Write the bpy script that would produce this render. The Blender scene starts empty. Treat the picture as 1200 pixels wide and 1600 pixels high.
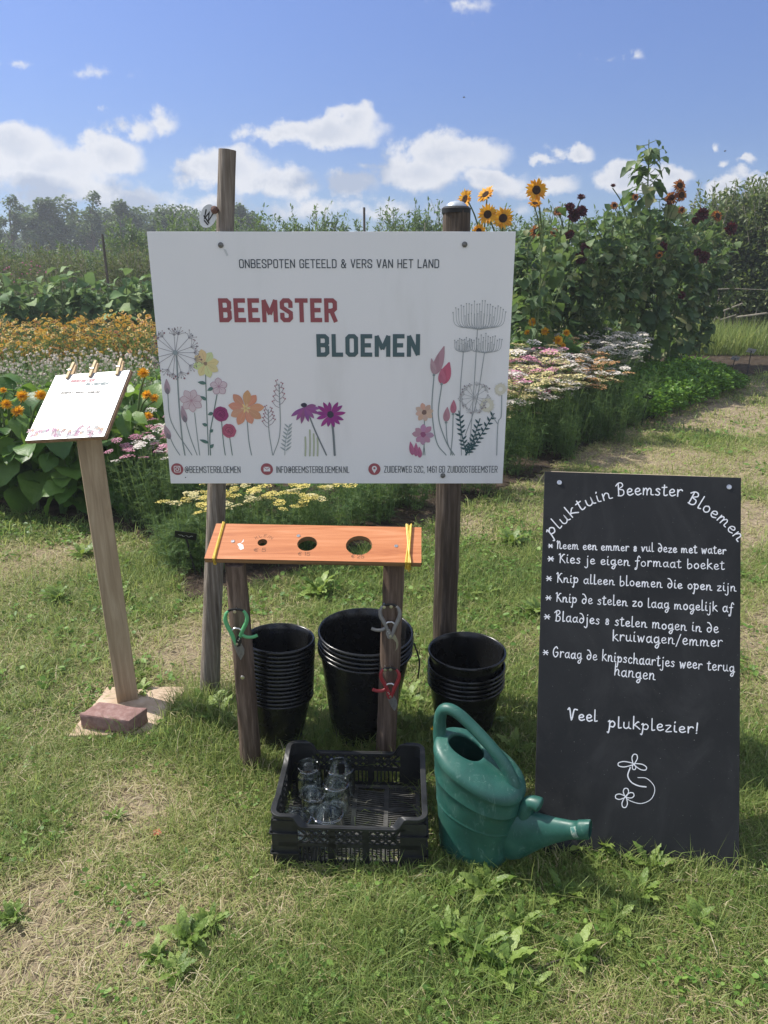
import bpy, bmesh, math, random
import numpy as np
from mathutils import Vector, Matrix
from math import sin, cos, pi, radians, sqrt
random.seed(7)
RNG = np.random.default_rng(11)
SC = bpy.context.scene
# ------------------------------------------------------------------ camera
CAM_H = 1.65
PITCH = radians(18.5)
FPX = 1150.0
cd = bpy.data.cameras.new('camera'); cam = bpy.data.objects.new('camera', cd)
SC.collection.objects.link(cam); SC.camera = cam
cam.location = (0, 0, CAM_H); cam.rotation_euler = (pi/2 - PITCH, 0, 0)
cd.sensor_fit = 'VERTICAL'; cd.sensor_height = 36.0; cd.lens = 36.0*FPX/1600.0
cd.clip_start = 0.05; cd.clip_end = 3000
CP, SP = cos(PITCH), sin(PITCH)
def ray(px, py):
    u = (px-600)/FPX; v = (800-py)/FPX
    return Vector((u, CP+v*SP, -SP+v*CP))
def at(px, py, Y):                    # point of the place seen at photo pixel, standing Y metres off
    r = ray(px, py); return Vector((0, 0, CAM_H)) + r*(Y/r.y)
def gr(px, py, z=0.0):                # point of the ground (or height z) seen at photo pixel
    r = ray(px, py); return Vector((0, 0, CAM_H)) + r*((z-CAM_H)/r.z)
# ------------------------------------------------------------------ sun, sky, exposure
SUN = Vector((-0.80, 0.31, 1.0)).normalized()
sl = bpy.data.lights.new('sun', 'SUN'); so = bpy.data.objects.new('sun', sl); SC.collection.objects.link(so)
sl.energy = 3.0; sl.angle = radians(0.53); sl.color = (1.0, 0.95, 0.87)
so.rotation_euler = SUN.to_track_quat('Z', 'Y').to_euler()
SC.view_settings.view_transform = 'Standard'; SC.view_settings.look = 'None'
SC.view_settings.exposure = 1.15; SC.view_settings.gamma = 1.0
SKY_STRENGTH = 0.095

def nd(nt, kind, loc=None, **kw):
    n = nt.nodes.new(kind)
    for k, v in kw.items():
        if k.startswith('i_'):
            key = k[2:]
            n.inputs[int(key) if key.isdigit() else key.replace('_', ' ')].default_value = v
        else:
            setattr(n, k, v)
    return n

def ramp(nt, stops, fac=None):
    r = nt.nodes.new('ShaderNodeValToRGB'); e = r.color_ramp.elements
    while len(e) < len(stops): e.new(.5)
    for i,(p,c) in enumerate(stops): e[i].position = p; e[i].color = (*c,1)
    if fac is not None: nt.links.new(fac, r.inputs[0])
    return r
# clouds: (photo px x, y, half width, half height, strength)
CLOUDS = [(25,222,80,34,1.0),(70,262,120,40,1.0),(165,245,62,34,1.0),(205,200,40,20,.62),(256,188,28,22,.5),
 (185,304,100,18,.85),(-40,250,80,50,1.0),(110,300,160,26,.6),
 (500,206,108,26,1.0),(545,190,50,22,1.0),(440,208,55,15,.8),
 (355,272,82,34,1.0),(325,266,45,22,.9),(425,286,60,22,.85),(548,292,48,24,.9),(470,300,50,14,.45),
 (705,240,98,38,1.0),(650,272,70,34,1.0),(765,284,75,22,1.0),(600,258,40,10,.45),(850,296,50,16,.7),
 (896,240,32,17,.95),(856,254,16,8,.6),(1000,284,72,24,1.0),(1045,275,35,18,.9),
 (1130,292,38,20,1.0),(1190,285,45,20,1.0),(1116,222,12,10,.55),(1125,256,18,9,.65),(1175,250,14,10,.6),
 (990,86,16,16,.5),(946,90,24,7,.35),(20,92,30,7,.35),(150,110,55,9,.22),(730,4,55,14,.32),
 (600,330,260,16,.42),(300,326,200,18,.5),(1400,270,150,40,1),(-250,260,120,40,1)]
def build_world():
    w = bpy.data.worlds.new('World'); SC.world = w; w.use_nodes = True
    nt = w.node_tree; nt.nodes.clear(); L = nt.links.new
    # density group
    g = bpy.data.node_groups.new('cloud_density', 'ShaderNodeTree')
    g.interface.new_socket('P', in_out='INPUT', socket_type='NodeSocketVector')
    g.interface.new_socket('D', in_out='OUTPUT', socket_type='NodeSocketFloat')
    gi = g.nodes.new('NodeGroupInput'); go = g.nodes.new('NodeGroupOutput'); GL = g.links.new
    nz = nd(g, 'ShaderNodeTexNoise', i_Scale=12.0, i_Detail=8.0, i_Roughness=.62); GL(gi.outputs[0], nz.inputs['Vector'])
    sb = nd(g, 'ShaderNodeVectorMath', operation='SUBTRACT'); GL(nz.outputs['Color'], sb.inputs[0]); sb.inputs[1].default_value = (.5,.5,.5)
    sc_ = nd(g, 'ShaderNodeVectorMath', operation='MULTIPLY'); GL(sb.outputs[0], sc_.inputs[0]); sc_.inputs[1].default_value = (.095,.07,0)
    wp = nd(g, 'ShaderNodeVectorMath', operation='ADD'); GL(gi.outputs[0], wp.inputs[0]); GL(sc_.outputs[0], wp.inputs[1])
    prev = None
    for (cx, cy, rx, ry, s) in CLOUDS:
        r = ray(cx, cy); X, Z = r.x/r.y, r.z/r.y
        r2 = ray(cx, cy-ry); rz = abs(r2.z/r2.y - Z)*1.18; r3 = ray(cx+rx, cy); rxx = abs(r3.x/r3.y - X)*1.12
        a = nd(g, 'ShaderNodeVectorMath', operation='SUBTRACT'); GL(wp.outputs[0], a.inputs[0]); a.inputs[1].default_value = (X, Z, 0)
        b = nd(g, 'ShaderNodeVectorMath', operation='MULTIPLY'); GL(a.outputs[0], b.inputs[0]); b.inputs[1].default_value = (1/rxx, 1/rz, 0)
        d = nd(g, 'ShaderNodeVectorMath', operation='LENGTH'); GL(b.outputs[0], d.inputs[0])
        m = nd(g, 'ShaderNodeMath', operation='MULTIPLY_ADD'); GL(d.outputs['Value'], m.inputs[0]); m.inputs[1].default_value = -s; m.inputs[2].default_value = s*1.05
        if prev is None: prev = m
        else:
            mx = nd(g, 'ShaderNodeMath', operation='SMOOTH_MAX'); GL(prev.outputs[0], mx.inputs[0]); GL(m.outputs[0], mx.inputs[1]); mx.inputs[2].default_value = .12; prev = mx
    n2 = nd(g, 'ShaderNodeTexNoise', i_Scale=24.0, i_Detail=9.0, i_Roughness=.62); GL(gi.outputs[0], n2.inputs['Vector'])
    ad = nd(g, 'ShaderNodeMath', operation='MULTIPLY_ADD'); GL(n2.outputs['Fac'], ad.inputs[0]); ad.inputs[1].default_value = 1.5; GL(prev.outputs[0], ad.inputs[2])
    su = nd(g, 'ShaderNodeMath', operation='SUBTRACT'); GL(ad.outputs[0], su.inputs[0]); su.inputs[1].default_value = .76
    GL(su.outputs[0], go.inputs[0])
    # gnomonic direction coordinates
    tc = nd(nt, 'ShaderNodeTexCoord'); sx = nd(nt, 'ShaderNodeSeparateXYZ'); L(tc.outputs['Generated'], sx.inputs[0])
    yy = nd(nt, 'ShaderNodeMath', operation='MAXIMUM'); L(sx.outputs['Y'], yy.inputs[0]); yy.inputs[1].default_value = .12
    dx = nd(nt, 'ShaderNodeMath', operation='DIVIDE'); L(sx.outputs['X'], dx.inputs[0]); L(yy.outputs[0], dx.inputs[1])
    dz = nd(nt, 'ShaderNodeMath', operation='DIVIDE'); L(sx.outputs['Z'], dz.inputs[0]); L(yy.outputs[0], dz.inputs[1])
    cb = nd(nt, 'ShaderNodeCombineXYZ'); L(dx.outputs[0], cb.inputs[0]); L(dz.outputs[0], cb.inputs[1])
    D1 = nt.nodes.new('ShaderNodeGroup'); D1.node_tree = g; L(cb.outputs[0], D1.inputs[0])
    of = nd(nt, 'ShaderNodeVectorMath', operation='ADD'); L(cb.outputs[0], of.inputs[0]); of.inputs[1].default_value = (-.022, .055, 0)
    D2 = nt.nodes.new('ShaderNodeGroup'); D2.node_tree = g; L(of.outputs[0], D2.inputs[0])
    al = nd(nt, 'ShaderNodeMapRange', interpolation_type='SMOOTHSTEP'); L(D1.outputs[0], al.inputs['Value'])
    al.inputs['From Min'].default_value = .0; al.inputs['From Max'].default_value = .46; al.inputs['To Max'].default_value = .94
    df = nd(nt, 'ShaderNodeMath', operation='SUBTRACT'); L(D1.outputs[0], df.inputs[0]); L(D2.outputs[0], df.inputs[1])
    sh = nd(nt, 'ShaderNodeMapRange'); L(df.outputs[0], sh.inputs['Value']); sh.inputs['From Min'].default_value = -.42; sh.inputs['From Max'].default_value = .40; sh.inputs['To Max'].default_value = 1.35
    th = nd(nt, 'ShaderNodeMapRange'); L(D1.outputs[0], th.inputs['Value']); th.inputs['From Min'].default_value = .15; th.inputs['From Max'].default_value = 1.0; th.inputs['To Max'].default_value = .80
    s2 = nd(nt, 'ShaderNodeMath', operation='SUBTRACT', use_clamp=True); L(sh.outputs[0], s2.inputs[0]); L(th.outputs[0], s2.inputs[1])
    cr = nd(nt, 'ShaderNodeMix', data_type='RGBA'); L(s2.outputs[0], cr.inputs['Factor'])
    k = 1.0/SKY_STRENGTH
    cr.inputs['A'].default_value = (.20*k, .23*k, .295*k, 1); cr.inputs['B'].default_value = (.375*k, .38*k, .40*k, 1)
    sky = nd(nt, 'ShaderNodeTexSky', sky_type='NISHITA'); sky.sun_disc = False
    sky.sun_elevation = math.asin(SUN.z); sky.sun_rotation = math.atan2(SUN.x, SUN.y)
    sky.altitude = 0; sky.air_density = 1.0; sky.dust_density = .35; sky.ozone_density = 1.2
    tn = nd(nt, 'ShaderNodeMix', data_type='RGBA', blend_type='MULTIPLY'); tn.inputs['Factor'].default_value = 1.0
    L(sky.outputs[0], tn.inputs['A']); tn.inputs['B'].default_value = (.92, .90, 1.0, 1)
    # clearer, deeper air low down (the haze band of the model is too white for this day)
    el = nd(nt, 'ShaderNodeMapRange'); L(sx.outputs['Z'], el.inputs['Value']); el.inputs['From Min'].default_value = 0.0; el.inputs['From Max'].default_value = .34
    er = ramp(nt, [(0,(.30,.385,.53)),(.4,(.33,.40,.55)),(1,(.48,.535,.70))], el.outputs[0])
    t2 = nd(nt, 'ShaderNodeMix', data_type='RGBA', blend_type='MULTIPLY'); t2.inputs['Factor'].default_value = 1.0; L(tn.outputs['Result'], t2.inputs['A']); L(er.outputs[0], t2.inputs['B'])
    # unseen broken cloud added overhead and behind the camera to whiten the fill light
    n3 = nd(nt, 'ShaderNodeTexNoise', i_Scale=3.2, i_Detail=7.0, i_Roughness=.58); L(tc.outputs['Generated'], n3.inputs['Vector'])
    m1 = nd(nt, 'ShaderNodeMapRange', interpolation_type='SMOOTHSTEP'); L(sx.outputs['Z'], m1.inputs['Value']); m1.inputs['From Min'].default_value = .38; m1.inputs['From Max'].default_value = .6
    m2 = nd(nt, 'ShaderNodeMapRange', interpolation_type='SMOOTHSTEP'); L(sx.outputs['Y'], m2.inputs['Value']); m2.inputs['From Min'].default_value = .35; m2.inputs['From Max'].default_value = .05
    mm = nd(nt, 'ShaderNodeMath', operation='MAXIMUM'); L(m1.outputs[0], mm.inputs[0]); L(m2.outputs[0], mm.inputs[1])
    a2 = nd(nt, 'ShaderNodeMapRange', interpolation_type='SMOOTHSTEP'); L(n3.outputs['Fac'], a2.inputs['Value']); a2.inputs['From Min'].default_value = .40; a2.inputs['From Max'].default_value = .58; a2.inputs['To Max'].default_value = .9
    a3 = nd(nt, 'ShaderNodeMath', operation='MULTIPLY'); L(mm.outputs[0], a3.inputs[0]); L(a2.outputs[0], a3.inputs[1])
    x0 = nd(nt, 'ShaderNodeMix', data_type='RGBA'); L(a3.outputs[0], x0.inputs['Factor']); L(t2.outputs['Result'], x0.inputs['A']); x0.inputs['B'].default_value = (.45*k,.485*k,.53*k,1)
    mx = nd(nt, 'ShaderNodeMix', data_type='RGBA'); L(al.outputs[0], mx.inputs['Factor']); L(x0.outputs['Result'], mx.inputs['A']); L(cr.outputs['Result'], mx.inputs['B'])
    bg = nd(nt, 'ShaderNodeBackground'); bg.inputs['Strength'].default_value = SKY_STRENGTH; L(mx.outputs['Result'], bg.inputs['Color'])
    ou = nd(nt, 'ShaderNodeOutputWorld'); L(bg.outputs[0], ou.inputs[0])
build_world()

# ------------------------------------------------------------------ object helpers
ORG = {}
def link(o): SC.collection.objects.link(o); return o
def tag(o, label=None, cat=None, group=None, kind=None):
    if label: o['label'] = label
    if cat: o['category'] = cat
    if group: o['group'] = group
    if kind: o['kind'] = kind
    return o
def thing(name, label, cat, loc=(0,0,0), group=None, rz=0):
    o = bpy.data.objects.new(name, None); link(o); o.empty_display_size = .05
    o.location = loc; o.rotation_euler = (0,0,rz); ORG[o] = Vector(loc)
    return tag(o, label, cat, group)
def dup(root, loc, rz=0.0, s=1.0, label=None, group=None):
    def rec(o, par):
        c = o.copy(); SC.collection.objects.link(c)
        if par is not None: c.parent = par
        for ch in list(o.children): rec(ch, c)
        return c
    r = rec(root, None); r.location = loc; r.rotation_euler = (0,0,rz)
    r.scale = s if isinstance(s, (tuple, list)) else (s,s,s)
    if label: r['label'] = label
    if group: r['group'] = group
    return r
def finish(name, me, mats, parent=None, loc=None, label=None):
    for m in (mats if isinstance(mats, (list, tuple)) else [mats]): me.materials.append(m)
    o = bpy.data.objects.new(name, me); link(o)
    if parent is not None:
        o.parent = parent; ORG[o] = ORG[parent]
    elif loc is not None:
        o.location = loc; ORG[o] = Vector(loc)
    else: ORG[o] = Vector((0,0,0))
    if label: o['label'] = label
    return o

class MB:
    """collects shapes in world coordinates, builds ONE mesh object"""
    def __init__(s): s.V = []; s.F = []; s.C = []; s.M = []; s.mi = 0; s.usecol = False
    def add(s, V, F, col=None):
        b = len(s.V); s.V += [tuple(v) for v in V]
        s.F += [tuple(i+b for i in f) for f in F]; s.M += [s.mi]*len(F)
        if col is not None: s.usecol = True
        s.C += [tuple(col) if col is not None else (1,1,1)]*len(V)
    def box(s, c, size, R=None, taper=1.0):
        x,y,z = (q/2 for q in size); c = Vector(c)
        P = [Vector((a*x*(taper if d>0 else 1), b*y*(taper if d>0 else 1), d*z)) for d in (-1,1) for b in (-1,1) for a in (-1,1)]
        if R is not None: P = [R @ p for p in P]
        s.add([p+c for p in P], [(0,2,3,1),(4,5,7,6),(0,1,5,4),(2,6,7,3),(0,4,6,2),(1,3,7,5)])
    def bar(s, a, b, w, t, up=(0,0,1)):     # rectangular bar from a to b, w across, t along the third axis
        a = Vector(a); b = Vector(b); y = (b-a); L = y.length; y = y.normalized()
        x = y.cross(Vector(up)); x = x.normalized() if x.length > 1e-5 else Vector((1,0,0)); z = x.cross(y)
        R = Matrix((x, y, z)).transposed(); s.box((a+b)/2, (w, L, t), R)
    def tube(s, pts, rad, n=8, caps=True, closed=False, flat=1.0, up=None):
        pts = [Vector(p) for p in pts]; m = len(pts)
        if not hasattr(rad, '__len__'): rad = [rad]*m
        V = []; F = []; prev = None
        for i,p in enumerate(pts):
            t = (pts[(i+1)%m]-pts[i-1]) if closed else (pts[min(i+1,m-1)]-pts[max(i-1,0)])
            t = t.normalized() if t.length>1e-9 else Vector((0,0,1))
            if prev is None:
                a = Vector(up) if up is not None else (Vector((0,0,1)) if abs(t.z)<.9 else Vector((1,0,0)))
                x = (a - t*a.dot(t)).normalized()
            else:
                x = prev - t*prev.dot(t); x = x.normalized() if x.length>1e-6 else t.orthogonal().normalized()
            prev = x; y = t.cross(x)
            for k in range(n):
                a = 2*pi*k/n; V.append(p + x*(cos(a)*rad[i]) + y*(sin(a)*rad[i]*flat))
        segs = m if closed else m-1
        for i in range(segs):
            for k in range(n):
                j = (i+1)%m; F.append((i*n+k, i*n+(k+1)%n, j*n+(k+1)%n, j*n+k))
        if caps and not closed:
            F.append(tuple(reversed(range(n)))); F.append(tuple((m-1)*n+k for k in range(n)))
        s.add(V, F)
    def lathe(s, prof, n=32, o=(0,0,0), R=None, cap0=False, cap1=False):
        o = Vector(o); V = []; F = []
        for (r,z) in prof:
            for k in range(n):
                a = 2*pi*k/n; v = Vector((r*cos(a), r*sin(a), z)); V.append((R @ v if R is not None else v)+o)
        for i in range(len(prof)-1):
            for k in range(n): F.append((i*n+k, i*n+(k+1)%n, (i+1)*n+(k+1)%n, (i+1)*n+k))
        if cap0: F.append(tuple(reversed(range(n))))
        if cap1: F.append(tuple((len(prof)-1)*n+k for k in range(n)))
        s.add(V, F)
    def build(s, name, mats, parent=None, loc=None, smooth=None, bevel=0, label=None, seg=2):
        org = ORG[parent] if parent is not None else (Vector(loc) if loc is not None else Vector((0,0,0)))
        me = bpy.data.meshes.new(name)
        me.from_pydata([(v[0]-org.x, v[1]-org.y, v[2]-org.z) for v in s.V], [], s.F); me.validate()
        if len(me.polygons) == len(s.M): me.polygons.foreach_set('material_index', s.M)
        if s.usecol:
            ca = me.attributes.new('col', 'FLOAT_COLOR', 'POINT')
            ca.data.foreach_set('color', [x for c in s.C for x in (c[0],c[1],c[2],1.0)])
        if smooth is not None:
            me.shade_smooth(); me.set_sharp_from_angle(angle=radians(smooth))
        me.update()
        o = finish(name, me, mats, parent, loc, label)
        if bevel:
            b = o.modifiers.new('bevel', 'BEVEL'); b.width = bevel; b.segments = seg; b.limit_method = 'ANGLE'; b.angle_limit = radians(40)
        return o

class NB:
    """numpy collector for foliage: big batches of small faces, a 'tint' per vertex"""
    def __init__(s): s.V = []; s.F = []; s.T = []; s.M = []; s.n = 0
    def add(s, V, F, tint, mi=0):
        V = np.asarray(V, np.float32).reshape(-1,3); F = np.asarray(F, np.int32)
        s.V.append(V); s.F.append(F + s.n); s.n += len(V)
        t = np.asarray(tint, np.float32)
        s.T.append(np.broadcast_to(t, (len(V),)) if t.ndim == 0 else t); s.M.append(np.full(len(F), mi, np.int32))
    def inst(s, T, Fq, pos, X, Y, Z, sx, sy, tint, mi=0, sz=None):
        n = len(pos); m = len(T)
        sx = np.broadcast_to(np.asarray(sx, float), (n,)); sy = np.broadcast_to(np.asarray(sy, float), (n,))
        sz = sy if sz is None else np.broadcast_to(np.asarray(sz, float), (n,))
        V = (pos[:,None,:] + X[:,None,:]*(T[None,:,0,None]*sx[:,None,None]) + Y[:,None,:]*(T[None,:,1,None]*sy[:,None,None])
             + Z[:,None,:]*(T[None,:,2,None]*sz[:,None,None]))
        tint = np.broadcast_to(np.asarray(tint, float), (n,))
        for f in Fq:
            f = np.asarray(f); 
        off = (np.arange(n)*m)[:,None,None]
        base = s.n; first = True
        for f in Fq:
            f = np.asarray(f, np.int32).reshape(-1, len(f[0]) if hasattr(f[0], '__len__') else len(f))
            FF = (f[None]+off).reshape(-1, f.shape[1])
            if first: s.add(V.reshape(-1,3), FF, np.repeat(tint, m), mi); first = False
            else:
                s.F.append((FF+base).astype(np.int32)); s.M.append(np.full(len(FF), mi, np.int32))
    def build(s, name, mats, parent=None, loc=None, smooth=False, label=None):
        V = np.concatenate(s.V)
        me = bpy.data.meshes.new(name)
        me.vertices.add(len(V)); me.vertices.foreach_set('co', V.ravel())
        sizes = np.concatenate([np.full(len(f), f.shape[1], np.int32) for f in s.F])
        loops = np.concatenate([f.ravel() for f in s.F]).astype(np.int32)
        me.loops.add(len(loops)); me.loops.foreach_set('vertex_index', loops)
        st = np.concatenate([[0], np.cumsum(sizes)[:-1]]).astype(np.int32)
        me.polygons.add(len(sizes)); me.polygons.foreach_set('loop_start', st)
        me.polygons.foreach_set('material_index', np.concatenate(s.M))
        if smooth: me.polygons.foreach_set('use_smooth', np.ones(len(sizes), bool))
        a = me.attributes.new('tint', 'FLOAT', 'POINT'); a.data.foreach_set('value', np.concatenate(s.T).astype(np.float32))
        me.update(calc_edges=True)
        return finish(name, me, mats, parent, loc, label)
def nrm(a): return a/np.maximum(np.linalg.norm(a, axis=-1, keepdims=True), 1e-9)
def frames(d, up=None, jit=.5):
    d = nrm(np.asarray(d, float)); n = len(d)
    u = np.tile([0,0,1.0], (n,1)) if up is None else np.asarray(up, float)
    u = u + RNG.normal(0, jit, (n,3))
    X = nrm(np.cross(d, u)); Z = np.cross(X, d)
    return X, d, Z
def rdir(n, zmin=-1, zmax=1):
    z = RNG.uniform(zmin, zmax, n); a = RNG.uniform(0, 2*pi, n); r = np.sqrt(np.maximum(0, 1-z*z))
    return np.stack([r*np.cos(a), r*np.sin(a), z], 1)
def vnoise(x, y, seed=0):
    r = np.random.default_rng(seed); G = r.random((64,64))
    xi = np.floor(x).astype(int); yi = np.floor(y).astype(int); fx = x-xi; fy = y-yi
    fx = fx*fx*(3-2*fx); fy = fy*fy*(3-2*fy); g = lambda a,b: G[a%64, b%64]
    return (g(xi,yi)*(1-fx)+g(xi+1,yi)*fx)*(1-fy)+(g(xi,yi+1)*(1-fx)+g(xi+1,yi+1)*fx)*fy
def fbm(x, y, seed=0): return .5*vnoise(x,y,seed)+.28*vnoise(x*2.1,y*2.1,seed+1)+.22*vnoise(x*4.3,y*4.3,seed+2)
def spline(pts, k=8, closed=False):
    P = [Vector(p) if len(p)==3 else Vector((p[0],p[1],0)) for p in pts]; n = len(P); out = []
    for i in range(n if closed else n-1):
        p1 = P[i]; p2 = P[(i+1)%n]
        p0 = P[i-1] if (i>0 or closed) else p1*2-p2
        p3 = P[(i+2)%n] if (i+2<n or closed) else p2*2-p1
        for j in range(k):
            t = j/k; out.append(.5*((2*p1)+(p2-p0)*t+(2*p0-5*p1+4*p2-p3)*t*t+(3*p1-p0-3*p2+p3)*t*t*t))
    if not closed: out.append(P[-1])
    return out

# ------------------------------------------------------------------ materials
def mat(name, base=(.5,.5,.5), rough=.6, spec=.4, metal=0.0):
    m = bpy.data.materials.new(name); m.use_nodes = True; nt = m.node_tree
    b = nt.nodes['Principled BSDF']; b.inputs['Base Color'].default_value = (*base,1)
    b.inputs['Roughness'].default_value = rough; b.inputs['Specular IOR Level'].default_value = spec; b.inputs['Metallic'].default_value = metal
    return m, nt, b
def noise(nt, scale=5, detail=4, rough=.55, stretch=None, coord='Object', dist=0):
    t = nt.nodes.new('ShaderNodeTexCoord'); out = t.outputs[coord]
    if stretch is not None:
        mp = nt.nodes.new('ShaderNodeMapping'); mp.inputs['Scale'].default_value = stretch; nt.links.new(out, mp.inputs[0]); out = mp.outputs[0]
    n = nd(nt, 'ShaderNodeTexNoise', i_Scale=scale, i_Detail=detail, i_Roughness=rough, i_Distortion=dist); nt.links.new(out, n.inputs['Vector'])
    return n
def bump(nt, b, src, strength=.3, dist=.01):
    bm = nt.nodes.new('ShaderNodeBump'); bm.inputs['Strength'].default_value = strength; bm.inputs['Distance'].default_value = dist
    nt.links.new(src, bm.inputs['Height']); nt.links.new(bm.outputs[0], b.inputs['Normal']); return bm
def noisy(name, stops, scale=8, rough=.7, spec=.3, stretch=None, bstr=.3, bdist=.004, detail=6, dist=0, rlo=None):
    m, nt, b = mat(name, rough=rough, spec=spec)
    n = noise(nt, scale, detail, .6, stretch, dist=dist); r = ramp(nt, stops, n.outputs['Fac']); nt.links.new(r.outputs[0], b.inputs['Base Color'])
    if bstr: bump(nt, b, n.outputs['Fac'], bstr, bdist)
    if rlo is not None:
        n2 = noise(nt, scale*2.3, 5, .6); mr = nt.nodes.new('ShaderNodeMapRange'); nt.links.new(n2.outputs['Fac'], mr.inputs[0])
        mr.inputs['From Min'].default_value = .3; mr.inputs['From Max'].default_value = .7; mr.inputs['To Min'].default_value = rlo; mr.inputs['To Max'].default_value = rough
        nt.links.new(mr.outputs[0], b.inputs['Roughness'])
    return m
def leafmat(name, stops, rough=.5, spec=.3, trans=.35, tcol=(.30,.42,.06), mott=0):
    m, nt, b = mat(name, rough=rough, spec=spec)
    a = nd(nt, 'ShaderNodeAttribute', attribute_name='tint'); fac = a.outputs['Fac']
    if mott:
        n = noise(nt, 26, 5, .6); w = nd(nt, 'ShaderNodeMath', operation='MULTIPLY_ADD'); nt.links.new(n.outputs['Fac'], w.inputs[0]); w.inputs[1].default_value = mott; nt.links.new(fac, w.inputs[2])
        w2 = nd(nt, 'ShaderNodeMath', operation='SUBTRACT'); nt.links.new(w.outputs[0], w2.inputs[0]); w2.inputs[1].default_value = mott*.5; fac = w2.outputs[0]
        n5 = noise(nt, 70, 3, .6); bump(nt, b, n5.outputs['Fac'], .5, .006)
    r = ramp(nt, stops, fac); nt.links.new(r.outputs[0], b.inputs['Base Color'])
    if trans:
        t = nt.nodes.new('ShaderNodeBsdfTranslucent')
        mc = nd(nt, 'ShaderNodeMix', data_type='RGBA'); mc.inputs['Factor'].default_value = .5; nt.links.new(r.outputs[0], mc.inputs['A']); mc.inputs['B'].default_value = (*tcol,1)
        nt.links.new(mc.outputs['Result'], t.inputs['Color'])
        mx = nt.nodes.new('ShaderNodeMixShader'); mx.inputs[0].default_value = trans; nt.links.new(b.outputs[0], mx.inputs[1]); nt.links.new(t.outputs[0], mx.inputs[2])
        nt.links.new(mx.outputs[0], nt.nodes['Material Output'].inputs['Surface'])
    return m
def colmat(name, rough=.55, spec=.3):
    m, nt, b = mat(name, rough=rough, spec=spec)
    a = nd(nt, 'ShaderNodeAttribute', attribute_name='col'); nt.links.new(a.outputs['Color'], b.inputs['Base Color']); return m
M = {}
M['panel'] = noisy('white_panel', [(.25,(.69,.695,.685)),(.45,(.78,.785,.785)),(.7,(.80,.80,.80))], 5, .42, .45, (1,1,.22), 0, 0, 9)
M['print'] = colmat('printed_ink')
M['post_grey'] = noisy('weathered_post', [(.25,(.075,.058,.045)),(.5,(.19,.16,.13)),(.75,(.36,.32,.275))], 85, .85, .15, (1,1,.05), .9, .006, 8)
M['post_bark'] = noisy('dark_post', [(.25,(.035,.027,.021)),(.5,(.085,.066,.051)),(.78,(.20,.16,.13))], 75, .85, .15, (1,1,.06), .9, .006, 8)
M['leg_brown'] = noisy('brown_leg', [(.25,(.045,.030,.022)),(.5,(.11,.078,.058)),(.78,(.24,.18,.14))], 70, .85, .15, (1,1,.08), .8, .005, 8)
M['pine'] = noisy('pine_beam', [(.25,(.24,.18,.115)),(.5,(.37,.285,.19)),(.75,(.48,.39,.275))], 60, .75, .2, (1,1,.03), .3, .002, 7, .8)
M['plank'] = noisy('orange_plank', [(.22,(.33,.10,.04)),(.45,(.50,.185,.075)),(.6,(.56,.225,.10)),(.8,(.64,.30,.15))], 42, .5, .35, (.06,1,1), .15, .001, 7, 1.4)
M['plank_edge'] = noisy('plank_edge', [(.3,(.14,.08,.04)),(.7,(.34,.2,.10))], 30, .8, .2, (.06,1,3), .4, .002)
M['paperwhite'] = mat('sheet_white', (.37,.375,.40), .35, .35)[0]
M['particle'] = noisy('brown_board', [(.3,(.17,.10,.06)),(.7,(.36,.24,.15))], 60, .8, .2)
M['pegwood'] = noisy('peg_wood', [(.3,(.55,.38,.2)),(.7,(.72,.54,.31))], 60, .6, .3, (1,.1,1))
M['steel'] = mat('steel', (.62,.62,.62), .28, .5, 1.0)[0]
M['darksteel'] = noisy('used_steel', [(.3,(.08,.08,.075)),(.7,(.2,.195,.18))], 60, .4, .6, None, .1, .0005)
M['blackplastic'] = noisy('black_plastic', [(.3,(.0065,.0068,.007)),(.75,(.010,.0105,.011))], 9, .30, .5, None, 0, .0006, rlo=.24)
M['crateplastic'] = noisy('crate_plastic', [(.3,(.010,.011,.012)),(.75,(.03,.031,.031))], 14, .55, .45, None, .1, .0006, rlo=.38)
M['cratefloor'] = noisy('sun_tinted_crate_floor', [(.3,(.030,.030,.029)),(.7,(.085,.083,.078))], 30, .6, .4, None, .1, .0006)  # paler than the crate walls: sunlight on the slats put into the colour
M['strap'] = mat('black_strap', (.012,.012,.012), .6)[0]
M['slab'] = noisy('sand_slab', [(.25,(.30,.22,.15)),(.5,(.45,.34,.24)),(.8,(.58,.47,.36))], 14, .9, .2, None, .7, .006, 9)
M['brick'] = noisy('brick_clay', [(.2,(.16,.09,.078)),(.5,(.27,.165,.145)),(.8,(.38,.27,.245))], 34, .92, .15, None, .9, .004, 9)
M['chalk'] = noisy('chalk_line', [(.3,(.66,.67,.7)),(.7,(.86,.87,.9))], 200, .9, .1, None, 0)
M['rawwood'] = noisy('raw_wood', [(.3,(.42,.33,.23)),(.7,(.62,.52,.40))], 18, .8, .2, (.08,1,1), .2, .002)
M['band'] = noisy('yellow_rubber', [(.3,(.55,.36,.03)),(.7,(.72,.52,.08))], 60, .45, .4)
M['soil'] = noisy('bed_soil', [(.25,(.022,.016,.011)),(.5,(.055,.041,.029)),(.78,(.115,.088,.064))], 9, .95, .1, None, 1.0, .05, 10)
M['stem'] = noisy('green_stem', [(.3,(.07,.11,.035)),(.7,(.16,.21,.075))], 12, .6, .3)
M['bark'] = noisy('tree_bark', [(.3,(.06,.05,.04)),(.7,(.16,.14,.11))], 12, .9, .1, (1,1,.2))
M['twig'] = noisy('pale_twig', [(.3,(.2,.17,.13)),(.7,(.42,.37,.3))], 20, .85, .1)
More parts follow.
